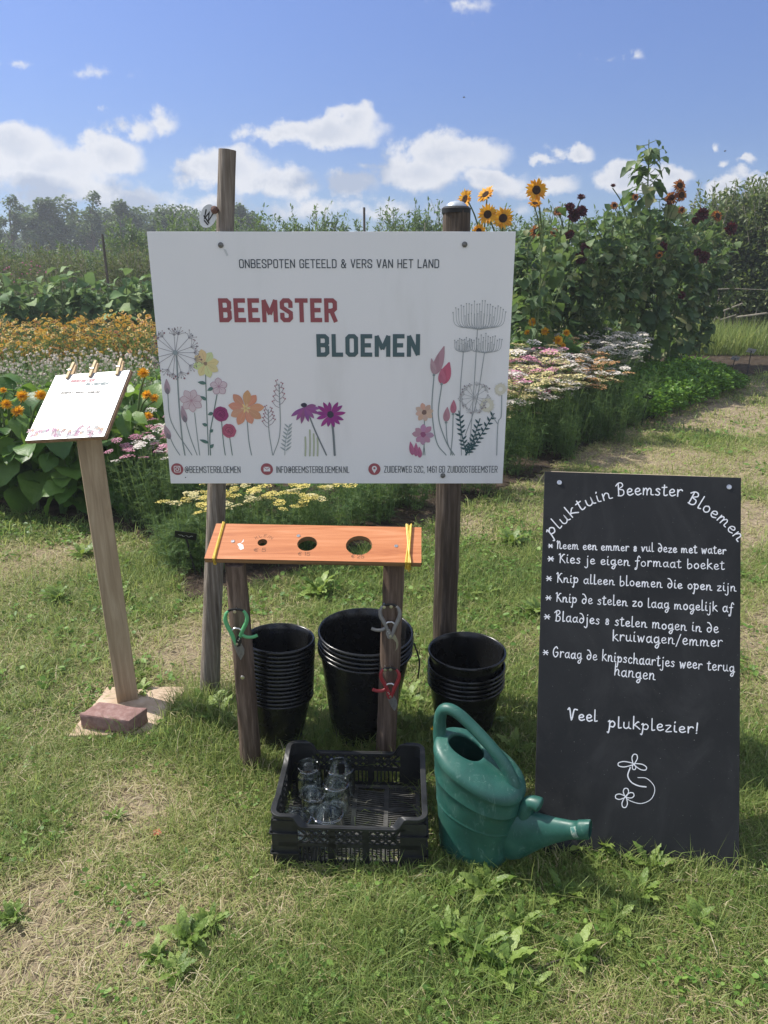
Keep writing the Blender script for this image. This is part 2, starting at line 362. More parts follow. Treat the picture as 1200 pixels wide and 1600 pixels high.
def board_mat():
    m, nt, b = mat('blackboard', rough=.6, spec=.18)
    n = noise(nt, 3.5, 6, .6); r = ramp(nt, [(.3,(.016,.0172,.0185)),(.7,(.027,.028,.0295))], n.outputs['Fac']); L = nt.links.new
    v = noise(nt, 240, 2, .5); r2 = ramp(nt, [(.735,(0,0,0)),(.76,(1,1,1))], v.outputs['Fac'])
    mx = nd(nt, 'ShaderNodeMix', data_type='RGBA'); L(r2.outputs[0], mx.inputs['Factor']); L(r.outputs[0], mx.inputs['A']); mx.inputs['B'].default_value = (.16,.155,.15,1)
    n9 = noise(nt, 5, 7, .7, (1,1,.5), dist=1.2); r9 = ramp(nt, [(.48,(0,0,0)),(.75,(.5,.5,.5))], n9.outputs['Fac'])
    m9 = nd(nt, 'ShaderNodeMix', data_type='RGBA'); L(r9.outputs[0], m9.inputs['Factor']); L(mx.outputs['Result'], m9.inputs['A']); m9.inputs['B'].default_value = (.055,.056,.057,1)
    L(m9.outputs['Result'], b.inputs['Base Color'])
    n3 = noise(nt, 18, 6, .65, (1,1,.25)); mr = nt.nodes.new('ShaderNodeMapRange'); L(n3.outputs['Fac'], mr.inputs[0]); mr.inputs['To Min'].default_value = .45; mr.inputs['To Max'].default_value = .7; L(mr.outputs[0], b.inputs['Roughness'])
    return m
M['board'] = board_mat()
def can_mat():
    m, nt, b = mat('teal_plastic', rough=.4, spec=.5); L = nt.links.new
    n = noise(nt, 9, 8, .68); r = ramp(nt, [(.28,(.012,.062,.049)),(.52,(.020,.096,.074)),(.78,(.055,.15,.118))], n.outputs['Fac'])
    s = noise(nt, 34, 9, .75, (1,1,.35), dist=1.8); r2 = ramp(nt, [(.56,(0,0,0)),(.70,(1,1,1))], s.outputs['Fac'])
    mu = nd(nt, 'ShaderNodeMath', operation='MULTIPLY'); L(r2.outputs[0], mu.inputs[0]); mu.inputs[1].default_value = .55
    mx = nd(nt, 'ShaderNodeMix', data_type='RGBA'); L(mu.outputs[0], mx.inputs['Factor']); L(r.outputs[0], mx.inputs['A']); mx.inputs['B'].default_value = (.20,.33,.28,1)
    L(mx.outputs['Result'], b.inputs['Base Color'])
    mr = nt.nodes.new('ShaderNodeMapRange'); L(s.outputs['Fac'], mr.inputs[0]); mr.inputs['From Min'].default_value=.3; mr.inputs['From Max'].default_value=.7; mr.inputs['To Min'].default_value = .32; mr.inputs['To Max'].default_value = .62; L(mr.outputs[0], b.inputs['Roughness'])
    bump(nt, b, n.outputs['Fac'], .12, .003); return m
M['can'] = can_mat()
def glass_mat():
    m = bpy.data.materials.new('jar_glass'); m.use_nodes = True; nt = m.node_tree; nt.nodes.clear(); L = nt.links.new
    t = nt.nodes.new('ShaderNodeBsdfTransparent'); t.inputs[0].default_value = (.90,.94,.92,1); g = nt.nodes.new('ShaderNodeBsdfGlossy'); g.inputs['Roughness'].default_value = .04
    lw = nd(nt, 'ShaderNodeLayerWeight'); pw = nd(nt, 'ShaderNodeMath', operation='POWER'); L(lw.outputs['Facing'], pw.inputs[0]); pw.inputs[1].default_value = 2.0; f = nd(nt, 'ShaderNodeMath', operation='MULTIPLY_ADD'); L(pw.outputs[0], f.inputs[0]); f.inputs[1].default_value = .85; f.inputs[2].default_value = .20; mx = nt.nodes.new('ShaderNodeMixShader'); o = nt.nodes.new('ShaderNodeOutputMaterial')
    L(f.outputs[0], mx.inputs[0]); L(t.outputs[0], mx.inputs[1]); L(g.outputs[0], mx.inputs[2]); L(mx.outputs[0], o.inputs[0]); return m
M['glass'] = glass_mat()
# ------------------------------------------------------------------ lettering
class Plane:
    def __init__(s, O, e1, e2):
        s.O = Vector(O); s.e1 = Vector(e1).normalized(); s.e2 = Vector(e2).normalized(); s.n = s.e1.cross(s.e2); s.k = 0; s.base = .0003
    def P(s, u, v, off=0.0): return s.O + s.e1*u + s.e2*v + s.n*off
    def lay(s):                           # each printed layer lies a hair above the one before
        s.k += 1; return s.base + .000005*s.k
    def px(s, px, py):                    # photo pixel -> coordinates on this plane
        r = ray(px, py); C = Vector((0,0,CAM_H)); t = (s.O-C).dot(s.n)/r.dot(s.n); q = C + r*t - s.O
        return (q.dot(s.e1), q.dot(s.e2))
def ribbon(mb, pts, w, pl, cap='square', col=None, taper=None):
    pts = [Vector((p[0],p[1])) for p in pts]
    q = [pts[0]]
    for p in pts[1:]:
        if (p-q[-1]).length > 1e-6: q.append(p)
    pts = q; n = len(pts)
    if n < 2: return
    if isinstance(cap, tuple):
        pts[0] = pts[0] + (pts[0]-pts[1]).normalized()*w*cap[0]; pts[-1] = pts[-1] + (pts[-1]-pts[-2]).normalized()*w*cap[1]
    if cap == 'square':
        pts[0] = pts[0] + (pts[0]-pts[1]).normalized()*w/2; pts[-1] = pts[-1] + (pts[-1]-pts[-2]).normalized()*w/2
    off = pl.lay(); V = []; F = []
    for i,p in enumerate(pts):
        a = (pts[i]-pts[i-1]).normalized() if i>0 else None
        b = (pts[i+1]-pts[i]).normalized() if i<n-1 else None
        if a is None: a = b
        if b is None: b = a
        na = Vector((-a.y,a.x)); nb = Vector((-b.y,b.x)); m = na+nb
        m = m.normalized() if m.length>1e-6 else na
        k = 1/max(.35, m.dot(na)); ww = w*(taper(i/(n-1)) if taper else 1.0)
        V += [pl.P(*(p+m*(ww/2*k)), off), pl.P(*(p-m*(ww/2*k)), off)]
    for i in range(n-1): F.append((2*i,2*i+1,2*i+3,2*i+2))
    mb.add(V, F, col)
    if cap == 'round':
        for p in (pts[0], pts[-1]): disc(mb, p, w/2, pl, col, 8)
def disc(mb, c, r, pl, col=None, n=14, ry=None, jit=0):
    off = pl.lay(); c = Vector((c[0],c[1])); ry = ry or r
    V = [pl.P(c.x+r*cos(2*pi*k/n)*(1+jit*random.uniform(-1,1)), c.y+ry*sin(2*pi*k/n)*(1+jit*random.uniform(-1,1)), off) for k in range(n)]
    mb.add(V, [tuple(range(n))], col)
def poly(mb, pts, pl, col=None):
    off = pl.lay(); mb.add([pl.P(p[0],p[1],off) for p in pts], [tuple(range(len(pts)))], col)
def petal(mb, c, ang, L, W, pl, col, n=8, pw=.8, start=.0):
    c = Vector((c[0],c[1])); d = Vector((cos(ang),sin(ang))); s = Vector((-d.y,d.x)); off = pl.lay(); V=[]
    for i in range(n+1):
        t = i/n; h = W/2*sin(pi*t**pw)**.8 if 0<t<1 else W*.06; V.append(c+d*(L*(start+(1-start)*t))+s*h)
    for i in range(n,-1,-1):
        t = i/n; h = W/2*sin(pi*t**pw)**.8 if 0<t<1 else W*.06; V.append(c+d*(L*(start+(1-start)*t))-s*h)
    mb.add([pl.P(v.x,v.y,off) for v in V], [tuple(range(len(V)))][::-1], col)
    return V
UP = {  # narrow capitals: advance width, strokes in a unit-high cell
'A':(.46,[[(0,0),(.19,1),(.27,1),(.46,0)],[(.09,.27),(.37,.27)]]),
'B':(.46,[[(0,0),(0,1)],[(.001,1),(.34,1),(.46,.89),(.46,.63),(.36,.52),(0,.52)],[(.36,.52),(.46,.41),(.46,.11),(.34,0),(0.001,0)]]),
'C':(.46,[[(.46,.72),(.46,.89),(.35,1),(.11,1),(0,.89),(0,.11),(.11,0),(.35,0),(.46,.11),(.46,.28)]]),
'D':(.46,[[(0,0),(0,1)],[(0.001,1),(.33,1),(.46,.87),(.46,.13),(.33,0),(0,0)]]),
'E':(.40,[[(.40,1),(0,1),(0,0),(.40,0)],[(0,.51),(.33,.51)]]),
'F':(.40,[[(.40,1),(0,1),(0,0)],[(0,.5),(.33,.5)]]),
'G':(.46,[[(.46,.75),(.46,.89),(.35,1),(.11,1),(0,.89),(0,.11),(.11,0),(.35,0),(.46,.11),(.46,.48),(.27,.48)]]),
'H':(.46,[[(0,0),(0,1)],[(.46,0),(.46,1)],[(0,.5),(.46,.5)]]),
'I':(.02,[[(.01,0),(.01,1)]]),
'K':(.46,[[(0,0),(0,1)],[(.44,1),(.02,.42)],[(.15,.58),(.46,0)]]),
'L':(.38,[[(0,1),(0,0),(.38,0)]]),
'M':(.62,[[(0,0),(0,1),(.31,.32),(.62,1),(.62,0)]]),
'N':(.48,[[(0,0),(0,1),(.48,0),(.48,1)]]),
'O':(.46,[[(.23,1),(.11,1),(0,.89),(0,.11),(.11,0),(.35,0),(.46,.11),(.46,.89),(.35,1),(.23,1)]]),
'P':(.46,[[(0,0),(0,1)],[(0.001,1),(.34,1),(.46,.89),(.46,.55),(.34,.44),(0,.44)]]),
'R':(.46,[[(0,0),(0,1)],[(0.001,1),(.34,1),(.46,.89),(.46,.58),(.34,.47),(0,.47)],[(.26,.47),(.46,0)]]),
'S':(.46,[[(.46,.74),(.46,.89),(.35,1),(.11,1),(0,.89),(0,.65),(.46,.36),(.46,.11),(.35,0),(.11,0),(0,.11),(0,.26)]]),
'T':(.46,[[(0,1),(.46,1)],[(.23,1),(.23,0)]]),
'U':(.46,[[(0,1),(0,.11),(.11,0),(.35,0),(.46,.11),(.46,1)]]),
'V':(.46,[[(0,1),(.23,0),(.46,1)]]),
'W':(.72,[[(0,1),(.17,0),(.36,.9),(.55,0),(.72,1)]]),
'Z':(.44,[[(0,1),(.44,1),(0,0),(.44,0)]]),
'0':(.44,[[(.22,1),(.1,1),(0,.89),(0,.11),(.1,0),(.34,0),(.44,.11),(.44,.89),(.34,1),(.22,1)]]),
'1':(.16,[[(0,.8),(.14,1),(.14,0)]]),
'2':(.44,[[(0,.75),(0,.9),(.1,1),(.34,1),(.44,.9),(.44,.68),(0,0),(.44,0)]]),
'4':(.46,[[(.34,0),(.34,1),(0,.3),(.46,.3)]]),
'5':(.44,[[(.42,1),(.03,1),(.02,.56),(.32,.6),(.44,.48),(.44,.11),(.34,0),(.1,0),(0,.11),(0,.24)]]),
'6':(.44,[[(.42,.85),(.34,1),(.1,1),(0,.89),(0,.11),(.1,0),(.34,0),(.44,.11),(.44,.46),(.34,.56),(.08,.5)]]),
'&':(.52,[[(.52,.5),(.4,.12),(.28,0),(.1,0),(0,.12),(0,.36),(.34,.72),(.34,.9),(.25,1),(.14,1),(.06,.9),(.07,.72),(.5,0)]]),
'@':(.74,[[(.5,.35),(.42,.25),(.3,.3),(.27,.5),(.34,.68),(.45,.7),(.5,.6),(.5,.32),(.6,.25),(.7,.4),(.72,.65),(.58,.92),(.34,.97),(.1,.82),(0,.48),(.08,.15),(.3,0),(.55,.02)]]),
'.':(.03,[[(.01,0),(.02,.02)]]), ',':(.04,[[(.04,.03),(.0,-.14)]]), "'":(.03,[[(.02,1),(.02,.8)]]),
'€':(.5,[[(.5,.85),(.36,1),(.2,.95),(.1,.75),(.1,.25),(.2,.05),(.36,0),(.5,.14)],[(0,.6),(.38,.6)],[(0,.4),(.36,.4)]]),
}
HW = {  # handwriting: x-height 1
'a':(.82,[[(.66,.85),(.4,1),(.12,.72),(.1,.28),(.32,0),(.58,.28),(.68,.98),(.66,.25),(.84,0)]]),
'b':(.78,[[(.12,1.95),(.12,.1),(.4,0),(.68,.3),(.62,.82),(.36,.95),(.13,.65)]]),
'c':(.65,[[(.6,.82),(.35,1),(.08,.6),(.18,.1),(.42,0),(.65,.22)]]),
'd':(.82,[[(.10,1.8),(.38,1.72),(.66,1.1),(.66,.4),(.40,0),(.12,.2),(.10,.6),(.34,.9),(.62,.72)]]),
'e':(.72,[[(.12,.48),(.5,.56),(.6,.82),(.38,1.02),(.12,.75),(.12,.25),(.36,0),(.72,.2)]]),
'f':(.62,[[(.72,1.6),(.52,1.9),(.36,1.4),(.30,.1),(.2,-.65),(0,-.7),(.05,-.4)],[(.05,.9),(.58,.98)]]),
'g':(.82,[[(.64,.85),(.38,1),(.1,.7),(.16,.15),(.42,.1),(.64,.5),(.66,.98),(.68,-.25),(.48,-.82),(.22,-.66),(.38,-.3),(.86,.05)]]),
'h':(.8,[[(.12,1.95),(.10,0)],[(.11,.5),(.38,1),(.62,.78),(.60,.18),(.8,.02)]]),
'i':(.36,[[(.12,1),(.12,.15),(.34,.02)],[(.14,1.42),(.19,1.55)]]),
'j':(.42,[[(.22,1),(.24,-.45),(.06,-.85),(-.16,-.66)],[(.24,1.42),(.29,1.55)]]),
'k':(.78,[[(.12,1.95),(.10,0)],[(.66,1.1),(.52,1.1),(.13,.5)],[(.2,.58),(.42,.42),(.78,0)]]),
'l':(.4,[[(.12,1.95),(.11,.2),(.2,0),(.4,.08)]]),
'm':(1.22,[[(.1,1),(.09,0)],[(.1,.5),(.3,1),(.5,.8),(.49,0)],[(.5,.5),(.74,1),(.95,.8),(.94,.12),(1.18,.03)]]),
'n':(.84,[[(.1,1),(.09,0)],[(.1,.5),(.36,1),(.6,.8),(.59,.12),(.86,.03)]]),
'o':(.76,[[(.42,1),(.12,.75),(.12,.22),(.4,0),(.66,.3),(.62,.8),(.38,1.0),(.3,.9)]]),
'p':(.78,[[(.0,.9),(.15,1.02),(.12,0),(.02,-.8),(-.1,-.75)],[(.14,.65),(.42,1.02),(.68,.66),(.52,.12),(.13,.2)]]),
'r':(.64,[[(.1,1),(.1,0)],[(.1,.5),(.28,.92),(.5,1.0),(.62,.86)]]),
's':(.62,[[(.55,.85),(.36,1.02),(.14,.8),(.5,.36),(.38,.02),(.04,.1)]]),
't':(.6,[[(.26,1.6),(.22,.22),(.38,0),(.6,.12)],[(.0,1.2),(.52,1.28)]]),
'u':(.82,[[(.1,1),(.1,.25),(.32,0),(.58,.3),(.62,1),(.62,.2),(.82,.02)]]),
'v':(.72,[[(.04,1),(.16,.9),(.28,0),(.62,1.0),(.72,.95)]]),
'w':(1.0,[[(.04,1),(.14,.9),(.24,0),(.5,.8),(.66,0),(.92,1.05)]]),
'z':(.68,[[(.08,.95),(.58,.95),(.08,.02),(.66,.05)]]),
'B':(.95,[[(.25,1.9),(.20,0)],[(-.05,1.55),(.25,1.95),(.62,1.95),(.72,1.5),(.3,1.05),(.74,.85),(.78,.3),(.5,0),(.12,.05)]]),
'K':(.9,[[(.0,1.7),(.2,1.85),(.18,0)],[(.8,1.8),(.62,1.75),(.2,.9)],[(.28,1.0),(.52,.7),(.9,0)]]),
'N':(.95,[[(.0,1.6),(.15,1.75),(.14,0)],[(.14,.9),(.42,1.75),(.6,1.2),(.58,.2),(.78,0),(.95,.15)]]),
'G':(1.0,[[(.75,1.55),(.5,1.85),(.12,1.3),(.1,.5),(.42,0),(.78,.35),(.82,.85),(.5,.85)]]),
'V':(.9,[[(-.15,1.7),(.05,1.9),(.28,0),(.5,1.3),(.62,1.8),(.95,1.75)]]),
'*':(.75,[[(.05,1.05),(.65,.25)],[(.62,1.05),(.05,.2)],[(-.08,.62),(.76,.66)]]),
'&':(.7,[[(.6,.75),(.2,.4),(.2,.05),(.5,.05),(.5,.4),(.18,.8),(.3,1.1),(.5,.95),(.2,.5)]]),
'/':(.7,[[(.05,-.35),(.65,1.75)]]), '!':(.4,[[(.22,1.8),(.14,.45)],[(.1,.02),(.15,.08)]]),
}
def measure(t, font, gap, space): return sum((space if c==' ' else font[c][0]+gap) for c in t)-gap
def text_line(mb, t, font, pl, p0, p1, h, lw, gap=.2, space=.45, hand=False, col=None, slant=0.0, wob=0.0):
    """one line fitted from p0 to p1 (coordinates on the plane), letter height h"""
    p0 = Vector(p0); p1 = Vector(p1); d = p1-p0; L = d.length; d = d.normalized(); s = Vector((-d.y,d.x))
    inset = 0 if hand else lw
    kx = (L-inset)/measure(t, font, gap, space); x = inset/2
    for c in t:
        if c == ' ': x += space*kx; continue
        pl.k = 0; w, st = font[c]; jy = random.uniform(-wob,wob)*h; js = random.uniform(.94,1.07) if hand else 1.0
        for q in st:
            pts = [(p0 + d*(x + a*kx + slant*b*h) + s*(inset/2 + b*(h-inset)*js + jy)) for (a,b) in q]
            if hand:
                if len(pts) > 2: pts = [Vector((v.x,v.y)) for v in spline([(p.x,p.y) for p in pts], 5)]
                ribbon(mb, pts, lw*random.uniform(.85,1.15), pl, 'round', col)
            else:
                if (pts[0]-pts[-1]).length < 1e-6: ribbon(mb, pts, lw, pl, None, col); continue
                cur=[pts[0]]; c0=.5
                for i in range(1,len(pts)):
                    cur.append(pts[i])
                    if i < len(pts)-1 and (pts[i]-pts[i-1]).normalized().dot((pts[i+1]-pts[i]).normalized()) < -.3:
                        ribbon(mb, cur, lw, pl, (c0,.12), col); cur=[pts[i]]; c0=.12
                ribbon(mb, cur, lw, pl, (c0,.5), col)
        x += (w+gap)*kx
def text_path(mb, t, font, pl, path, h, lw, gap=.2):
    P = [Vector((v.x,v.y)) for v in spline(path, 10)]; cum = [0]
    for a,b in zip(P,P[1:]): cum.append(cum[-1]+(b-a).length)
    def pos(s):
        s = max(0,min(cum[-1]-1e-6,s)); i = max(k for k in range(len(cum)-1) if cum[k] <= s)
        f = (s-cum[i])/(cum[i+1]-cum[i]); return P[i].lerp(P[i+1],f), (P[i+1]-P[i]).normalized()
    kx = cum[-1]/measure(t, font, gap, .5); x = 0
    for c in t:
        pl.k = 0; w, st = font[c]; o, d = pos(x+w*kx/2); s = Vector((-d.y,d.x))
        for q in st:
            pts = [o + d*((a-w/2)*kx) + s*(b*h) for (a,b) in q]
            pts = [Vector((v.x,v.y)) for v in spline([(p.x,p.y) for p in pts], 5)] if len(pts)>2 else pts
            ribbon(mb, pts, lw*random.uniform(.88,1.12), pl, 'round')
        x += (w+gap)*kx

# ------------------------------------------------------------------ round posts
def pole(name, p0, p1, r0, r1, m, parent=None, loc=None, seed=0, n=22, k=26, knob=.05, top=True, label=None):
    rr = np.random.default_rng(seed); ph = rr.uniform(0, 6.28, 6)
    p0 = Vector(p0); p1 = Vector(p1); mb = MB(); V = []; F = []
    ax = (p1-p0).normalized(); X = ax.orthogonal().normalized(); Y = ax.cross(X)
    for i in range(k+1):
        t = i/k; c = p0.lerp(p1,t) + X*(.06*r0*sin(3*t+ph[0])) + Y*(.06*r0*sin(4*t+ph[1])); r = r0+(r1-r0)*t
        for j in range(n):
            a = 2*pi*j/n
            q = r*(1+knob*(.5*sin(2*a+ph[2]+2*t)+.35*sin(5*a+ph[3]-3*t)+.3*sin(9*a+ph[4]+7*t))+.02*rr.normal())
            V.append(c + X*(q*cos(a)) + Y*(q*sin(a)))
    for i in range(k):
        for j in range(n): F.append((i*n+j, i*n+(j+1)%n, (i+1)*n+(j+1)%n, (i+1)*n+j))
    c = len(V); V.append(p1 + ax*.004*(1 if top else 0)); 
    for j in range(n): F.append((k*n+j, k*n+(j+1)%n, c))
    mb.add(V, F); return mb.build(name, m, parent, loc, smooth=50, label=label)
def screw(mb, c, nrm_, r=.006):
    R = Vector(nrm_).to_track_quat('Z','Y').to_matrix()
    mb.lathe([(r,0),(r*.95,r*.35),(r*.6,r*.62),(.0005,r*.7)], 14, c, R)

# ------------------------------------------------------------------ the big sign on its two posts
SY = 2.53
SP_ = Plane((0,SY-.004,0), (1,0,0), (0,0,1))
X0, X1, Z0, Z1 = -.762, .4235, .912, 1.754
sign = thing('garden_sign', 'large white flower garden sign with printed flowers, screwed to two round posts', 'sign', (-.17,SY+.05,0))
mb = MB(); mb.box(((X0+X1)/2, SY, (Z0+Z1)/2), (X1-X0, .006, Z1-Z0)); panel = mb.build('sign_panel', M['panel'], sign, bevel=.0008)
pb = gr(319,1100); pt = at(355,234,SY+.04)
pole('post', (pb.x,SY+.045,-.1), (pt.x,SY+.045,pt.z), .040, .0275, M['post_grey'], sign, seed=3, knob=.09, label='thinner leaning weathered post with split top')
pt2 = at(713,329,SY+.05)
pole('post', (pt2.x+.003,SY+.052,-.1), (pt2.x,SY+.052,pt2.z), .044, .0455, M['post_bark'], sign, seed=5, knob=.07, label='thicker upright dark post with pale cap')
mb = MB(); mb.lathe([(.0465,-.012),(.0475,.002),(.040,.008),(.033,.009)], 28, (pt2.x,SY+.052,pt2.z+.004)); mb.build('post_ring', M['strap'], sign, smooth=40)
mb = MB(); mb.lathe([(.034,0),(.032,.008),(.022,.016),(.009,.019),(.0005,.0195)], 28, (pt2.x,SY+.052,pt2.z+.010)); mb.build('post_cap', mat('cap_metal',(.6,.64,.66),.3,.5,.6)[0], sign, smooth=60)
for q in ((345,383),(726,382),(692,743)):
    u,v = SP_.px(*q); mb = MB(); mb.lathe([(.009,0),(.0088,.0015),(.0005,.002)], 18, SP_.P(u,v,.0012), SP_.n.to_track_quat('Z','Y').to_matrix())
    screw(mb, SP_.P(u,v,.003), SP_.n, .0058); mb.build('screw', M['darksteel'], panel, smooth=40)
u,v = SP_.px(290,746); mb = MB(); disc(mb, (u,v), .002, SP_); mb.build('stain', M['strap'], panel)
mb = MB(); poly(mb, [SP_.px(*q) for q in ((349,389),(353,390),(357,399),(354,400))], SP_, (.58,.6,.6)); mb.build('stain', M['print'], panel)
def sign_text(t, x0, x1, yb, yt, lw, col, gap=.2, space=.42, name='lettering'):
    mb = MB(); a = SP_.px(x0,yb); b = SP_.px(x1,yb); c = SP_.px(x0,yt)
    text_line(mb, t, UP, SP_, a, b, c[1]-a[1], lw, gap, space, col=col); mb.build(name, M['print'], panel)
RED = (.30,.085,.095); SLATE = (.075,.125,.135); INK = (.055,.07,.085)
sign_text('BEEMSTER', 343, 527, 503.5, 466, .0142, RED, .36)
sign_text('BLOEMEN', 495, 656, 557.5, 522, .0142, SLATE, .36)
sign_text('ONBESPOTEN GETEELD & VERS VAN HET LAND', 374, 686, 419, 405, .0031, INK, .25, .42)
sign_text('@BEEMSTERBLOEMEN', 289, 376, 739, 728.5, .0021, INK, .24)
sign_text('INFO@BEEMSTERBLOEMEN.NL', 432, 546, 739, 728.5, .0021, INK, .24)
sign_text('ZUIDERWEG 52C, 1461 GD ZUIDOOSTBEEMSTER', 600, 777, 738.5, 728, .0021, INK, .24, .38)
S = lambda x,y: SP_.px(x,y)
U1 = abs(SP_.px(500,600)[0]-SP_.px(501,600)[0])     # metres per photo pixel on the sign
def icon(cx, cy, kind):
    SP_.k = 0; mb = MB(); c = Vector(S(cx,cy)); u = U1*1.06; W = (.74,.74,.74); R_ = (.34,.10,.115)
    disc(mb, c, 9.3*u, SP_, R_, 28)
    ln = lambda pts, w=1.1, col=W: ribbon(mb, [c+Vector(p)*u for p in pts], w*u, SP_, 'round', col)
    if kind == 0:
        k = 4.6; r = 1.5; pts = []
        for (sx,sy,a0) in ((1,1,0),(-1,1,90),(-1,-1,180),(1,-1,270)):
            for a in (0,30,60,90): A = radians(a0+a); pts.append((sx*(k-r)+r*cos(A), sy*(k-r)+r*sin(A)))
        ln(pts+[pts[0]]); ln([(2.3*cos(a*pi/8),2.3*sin(a*pi/8)) for a in range(17)]); disc(mb, c+Vector((2.9,2.9))*u, .7*u, SP_, W)
    elif kind == 1:
        poly(mb, [c+Vector(p)*u for p in ((-5,-3.6),(5,-3.6),(5,3.6),(-5,3.6))], SP_, W); ln([(-5,3.4),(0,-.3),(5,3.4)], .9, R_)
    else:
        disc(mb, c+Vector((0,1.2))*u, 3.9*u, SP_, W, 20); poly(mb, [c+Vector(p)*u for p in ((-3.4,-.6),(0,-6.6),(3.4,-.6))], SP_, W); disc(mb, c+Vector((0,1.4))*u, 1.7*u, SP_, R_)
    mb.build('icon', M['print'], panel)
icon(277,733,0); icon(417,733,1); icon(585,733,2)
# printed flowers: every one drawn from stems, petals and centres
G1=(.24,.29,.29); G2=(.12,.19,.175); LEAF=(.10,.19,.165); MAUVE=(.42,.31,.35); PINKL=(.45,.27,.31); PLUM=(.30,.06,.17); ROSE=(.45,.12,.19)
def curve(mb, pts, w, col, k=6, cap='round', taper=None): ribbon(mb, [(v.x,v.y) for v in spline([S(*p) for p in pts], k)], w*U1, SP_, cap, col, taper)
def leaf(mb, a, b, W, col): A = Vector(S(*a)); B = Vector(S(*b)); d = B-A; petal(mb, A, math.atan2(d.y,d.x), d.length, W*U1, SP_, col)
def daisy(mb, c, n, L, W, col, cc, cr, a0=0, dark=None, pw=1.5, jit=.1, start=0, sq=1.0):
    C = S(*c)
    for i in range(n):
        a = a0+2*pi*i/n+random.uniform(-jit,jit)
        cl = tuple(x*random.uniform(.86,1.1) for x in col)
        petal(mb, C, a, L*U1*random.uniform(.92,1.06)*(sq+(1-sq)*abs(cos(a))), W*U1, SP_, cl, 9, pw, start)
        if dark: ribbon(mb, [(C[0]+cos(a)*L*U1*.15, C[1]+sin(a)*L*U1*.15),(C[0]+cos(a)*L*U1*.75,C[1]+sin(a)*L*U1*.75)], .5*U1, SP_, 'round', dark)
    if cr: disc(mb, C, cr*U1, SP_, cc, 14, jit=.15)
def outline(mb, c, n, L, W, col, lin, a0=0):
    C = S(*c)
    for i in range(n):
        V = petal(mb, C, a0+2*pi*i/n, L*U1, W*U1, SP_, col, 9, 1.5)
        ribbon(mb, V+[V[0]], .7*U1, SP_, None, lin)
    for i in range(n*2):
        a = a0+pi*i/n; ribbon(mb, [C,(C[0]+cos(a)*L*U1*.5,C[1]+sin(a)*L*U1*.5)], .5*U1, SP_, None, lin)
def bud(mb, a, b, W, col, dk):
    A = Vector(S(*a)); B = Vector(S(*b)); d = B-A; ang = math.atan2(d.y,d.x)
    petal(mb, A, ang, d.length, W*U1, SP_, col, 9, .7); petal(mb, A, ang+.14, d.length*.7, W*.5*U1, SP_, tuple(x*.85 for x in col)); petal(mb, A, ang, d.length*.42, W*.75*U1, SP_, dk)
def rose(mb, c, r, col):
    C = Vector(S(*c)); disc(mb, C, r*U1, SP_, col, 20, jit=.06)
    for q,k in ((.78,.7),(.55,.5),(.34,.6),(.15,.4)):
        pts = [(C.x+r*U1*q*cos(a*.5+q*9), C.y+r*U1*q*sin(a*.5+q*9)*.9) for a in range(10)]; ribbon(mb, pts, 1.1*U1, SP_, 'round', tuple(x*k for x in col))
def umbel_ball(mb, c, r, n, col, dots):
    C = Vector(S(*c))
    for i in range(n):
        a = 2*pi*i/n+random.uniform(-.12,.12); R = r*random.uniform(.62,.78)*U1; e = C+Vector((cos(a),sin(a)))*R
        ribbon(mb, [C,e], .65*U1, SP_, 'round', col)
        for k in range(6):
            b = a+(k-2.5)*.42; f = e+Vector((cos(b),sin(b)))*(r*U1*random.uniform(.16,.32)); ribbon(mb, [e,e.lerp(f,.5)+Vector((cos(a),sin(a)))*U1*.8,f], .5*U1, SP_, None, col); disc(mb, f, random.choice((.7,.9,1.5))*U1, SP_, random.choice(dots), 7)
def umbel_fan(mb, c, n, rx, ry, col, a0=10, a1=170):
    C = Vector(S(*c))
    for i in range(n):
        t = i/(n-1); x = (t-.5)*2*rx*U1; y = ry*U1*random.uniform(.72,1.0)*(1-.25*abs(t-.5)*2)
        m = C+Vector((x*.85, y*.25*(abs(t-.5)*1.2+.2))); e = C+Vector((x, y)); ribbon(mb, [(v.x,v.y) for v in spline([(C.x,C.y),(m.x,m.y),(e.x,e.y)],5)], .6*U1, SP_, None, col)
        disc(mb, e, .95*U1, SP_, tuple(q*.9 for q in col), 7)
        if i%2: f = C+Vector((x*.6,y*.62)); ribbon(mb, [(v.x,v.y) for v in spline([(C.x,C.y),(C.x+x*.5,C.y+y*.15),(f.x,f.y)],4)], .5*U1, SP_, None, col); disc(mb, f, .8*U1, SP_, col, 6)
NFP = [0]
def flower_print(fn, label):
    NFP[0] += 1; SP_.k = 3*NFP[0]; mb = MB(); fn(mb); mb.build('printed_flower', M['print'], panel, label=label)
def f_(mb):
    curve(mb, [(276,556),(279,620),(284,680),(289,711)], 2.1, G1); umbel_ball(mb, (274,551), 41, 15, (.23,.22,.24), [(.26,.13,.16),(.3,.2,.2),(.2,.2,.22)]); disc(mb, S(274,551), 4*U1, SP_, (.3,.35,.36), 14)
flower_print(f_, 'round seed umbel print on a long stem')
def f_(mb):
    for st in ([(262,614),(268,660),(300,711)],[(290,658),(298,685),(308,711)],[(266,684),(272,697),(281,711)]): curve(mb, st, 1.3, G1)
    bud(mb,(262,616),(260,592),9.5,MAUVE,(.22,.19,.22)); bud(mb,(290,660),(284,634),9.5,MAUVE,(.22,.19,.22)); bud(mb,(265,686),(257,664),10,MAUVE,(.22,.19,.22))
flower_print(f_, 'three closed mauve buds print')
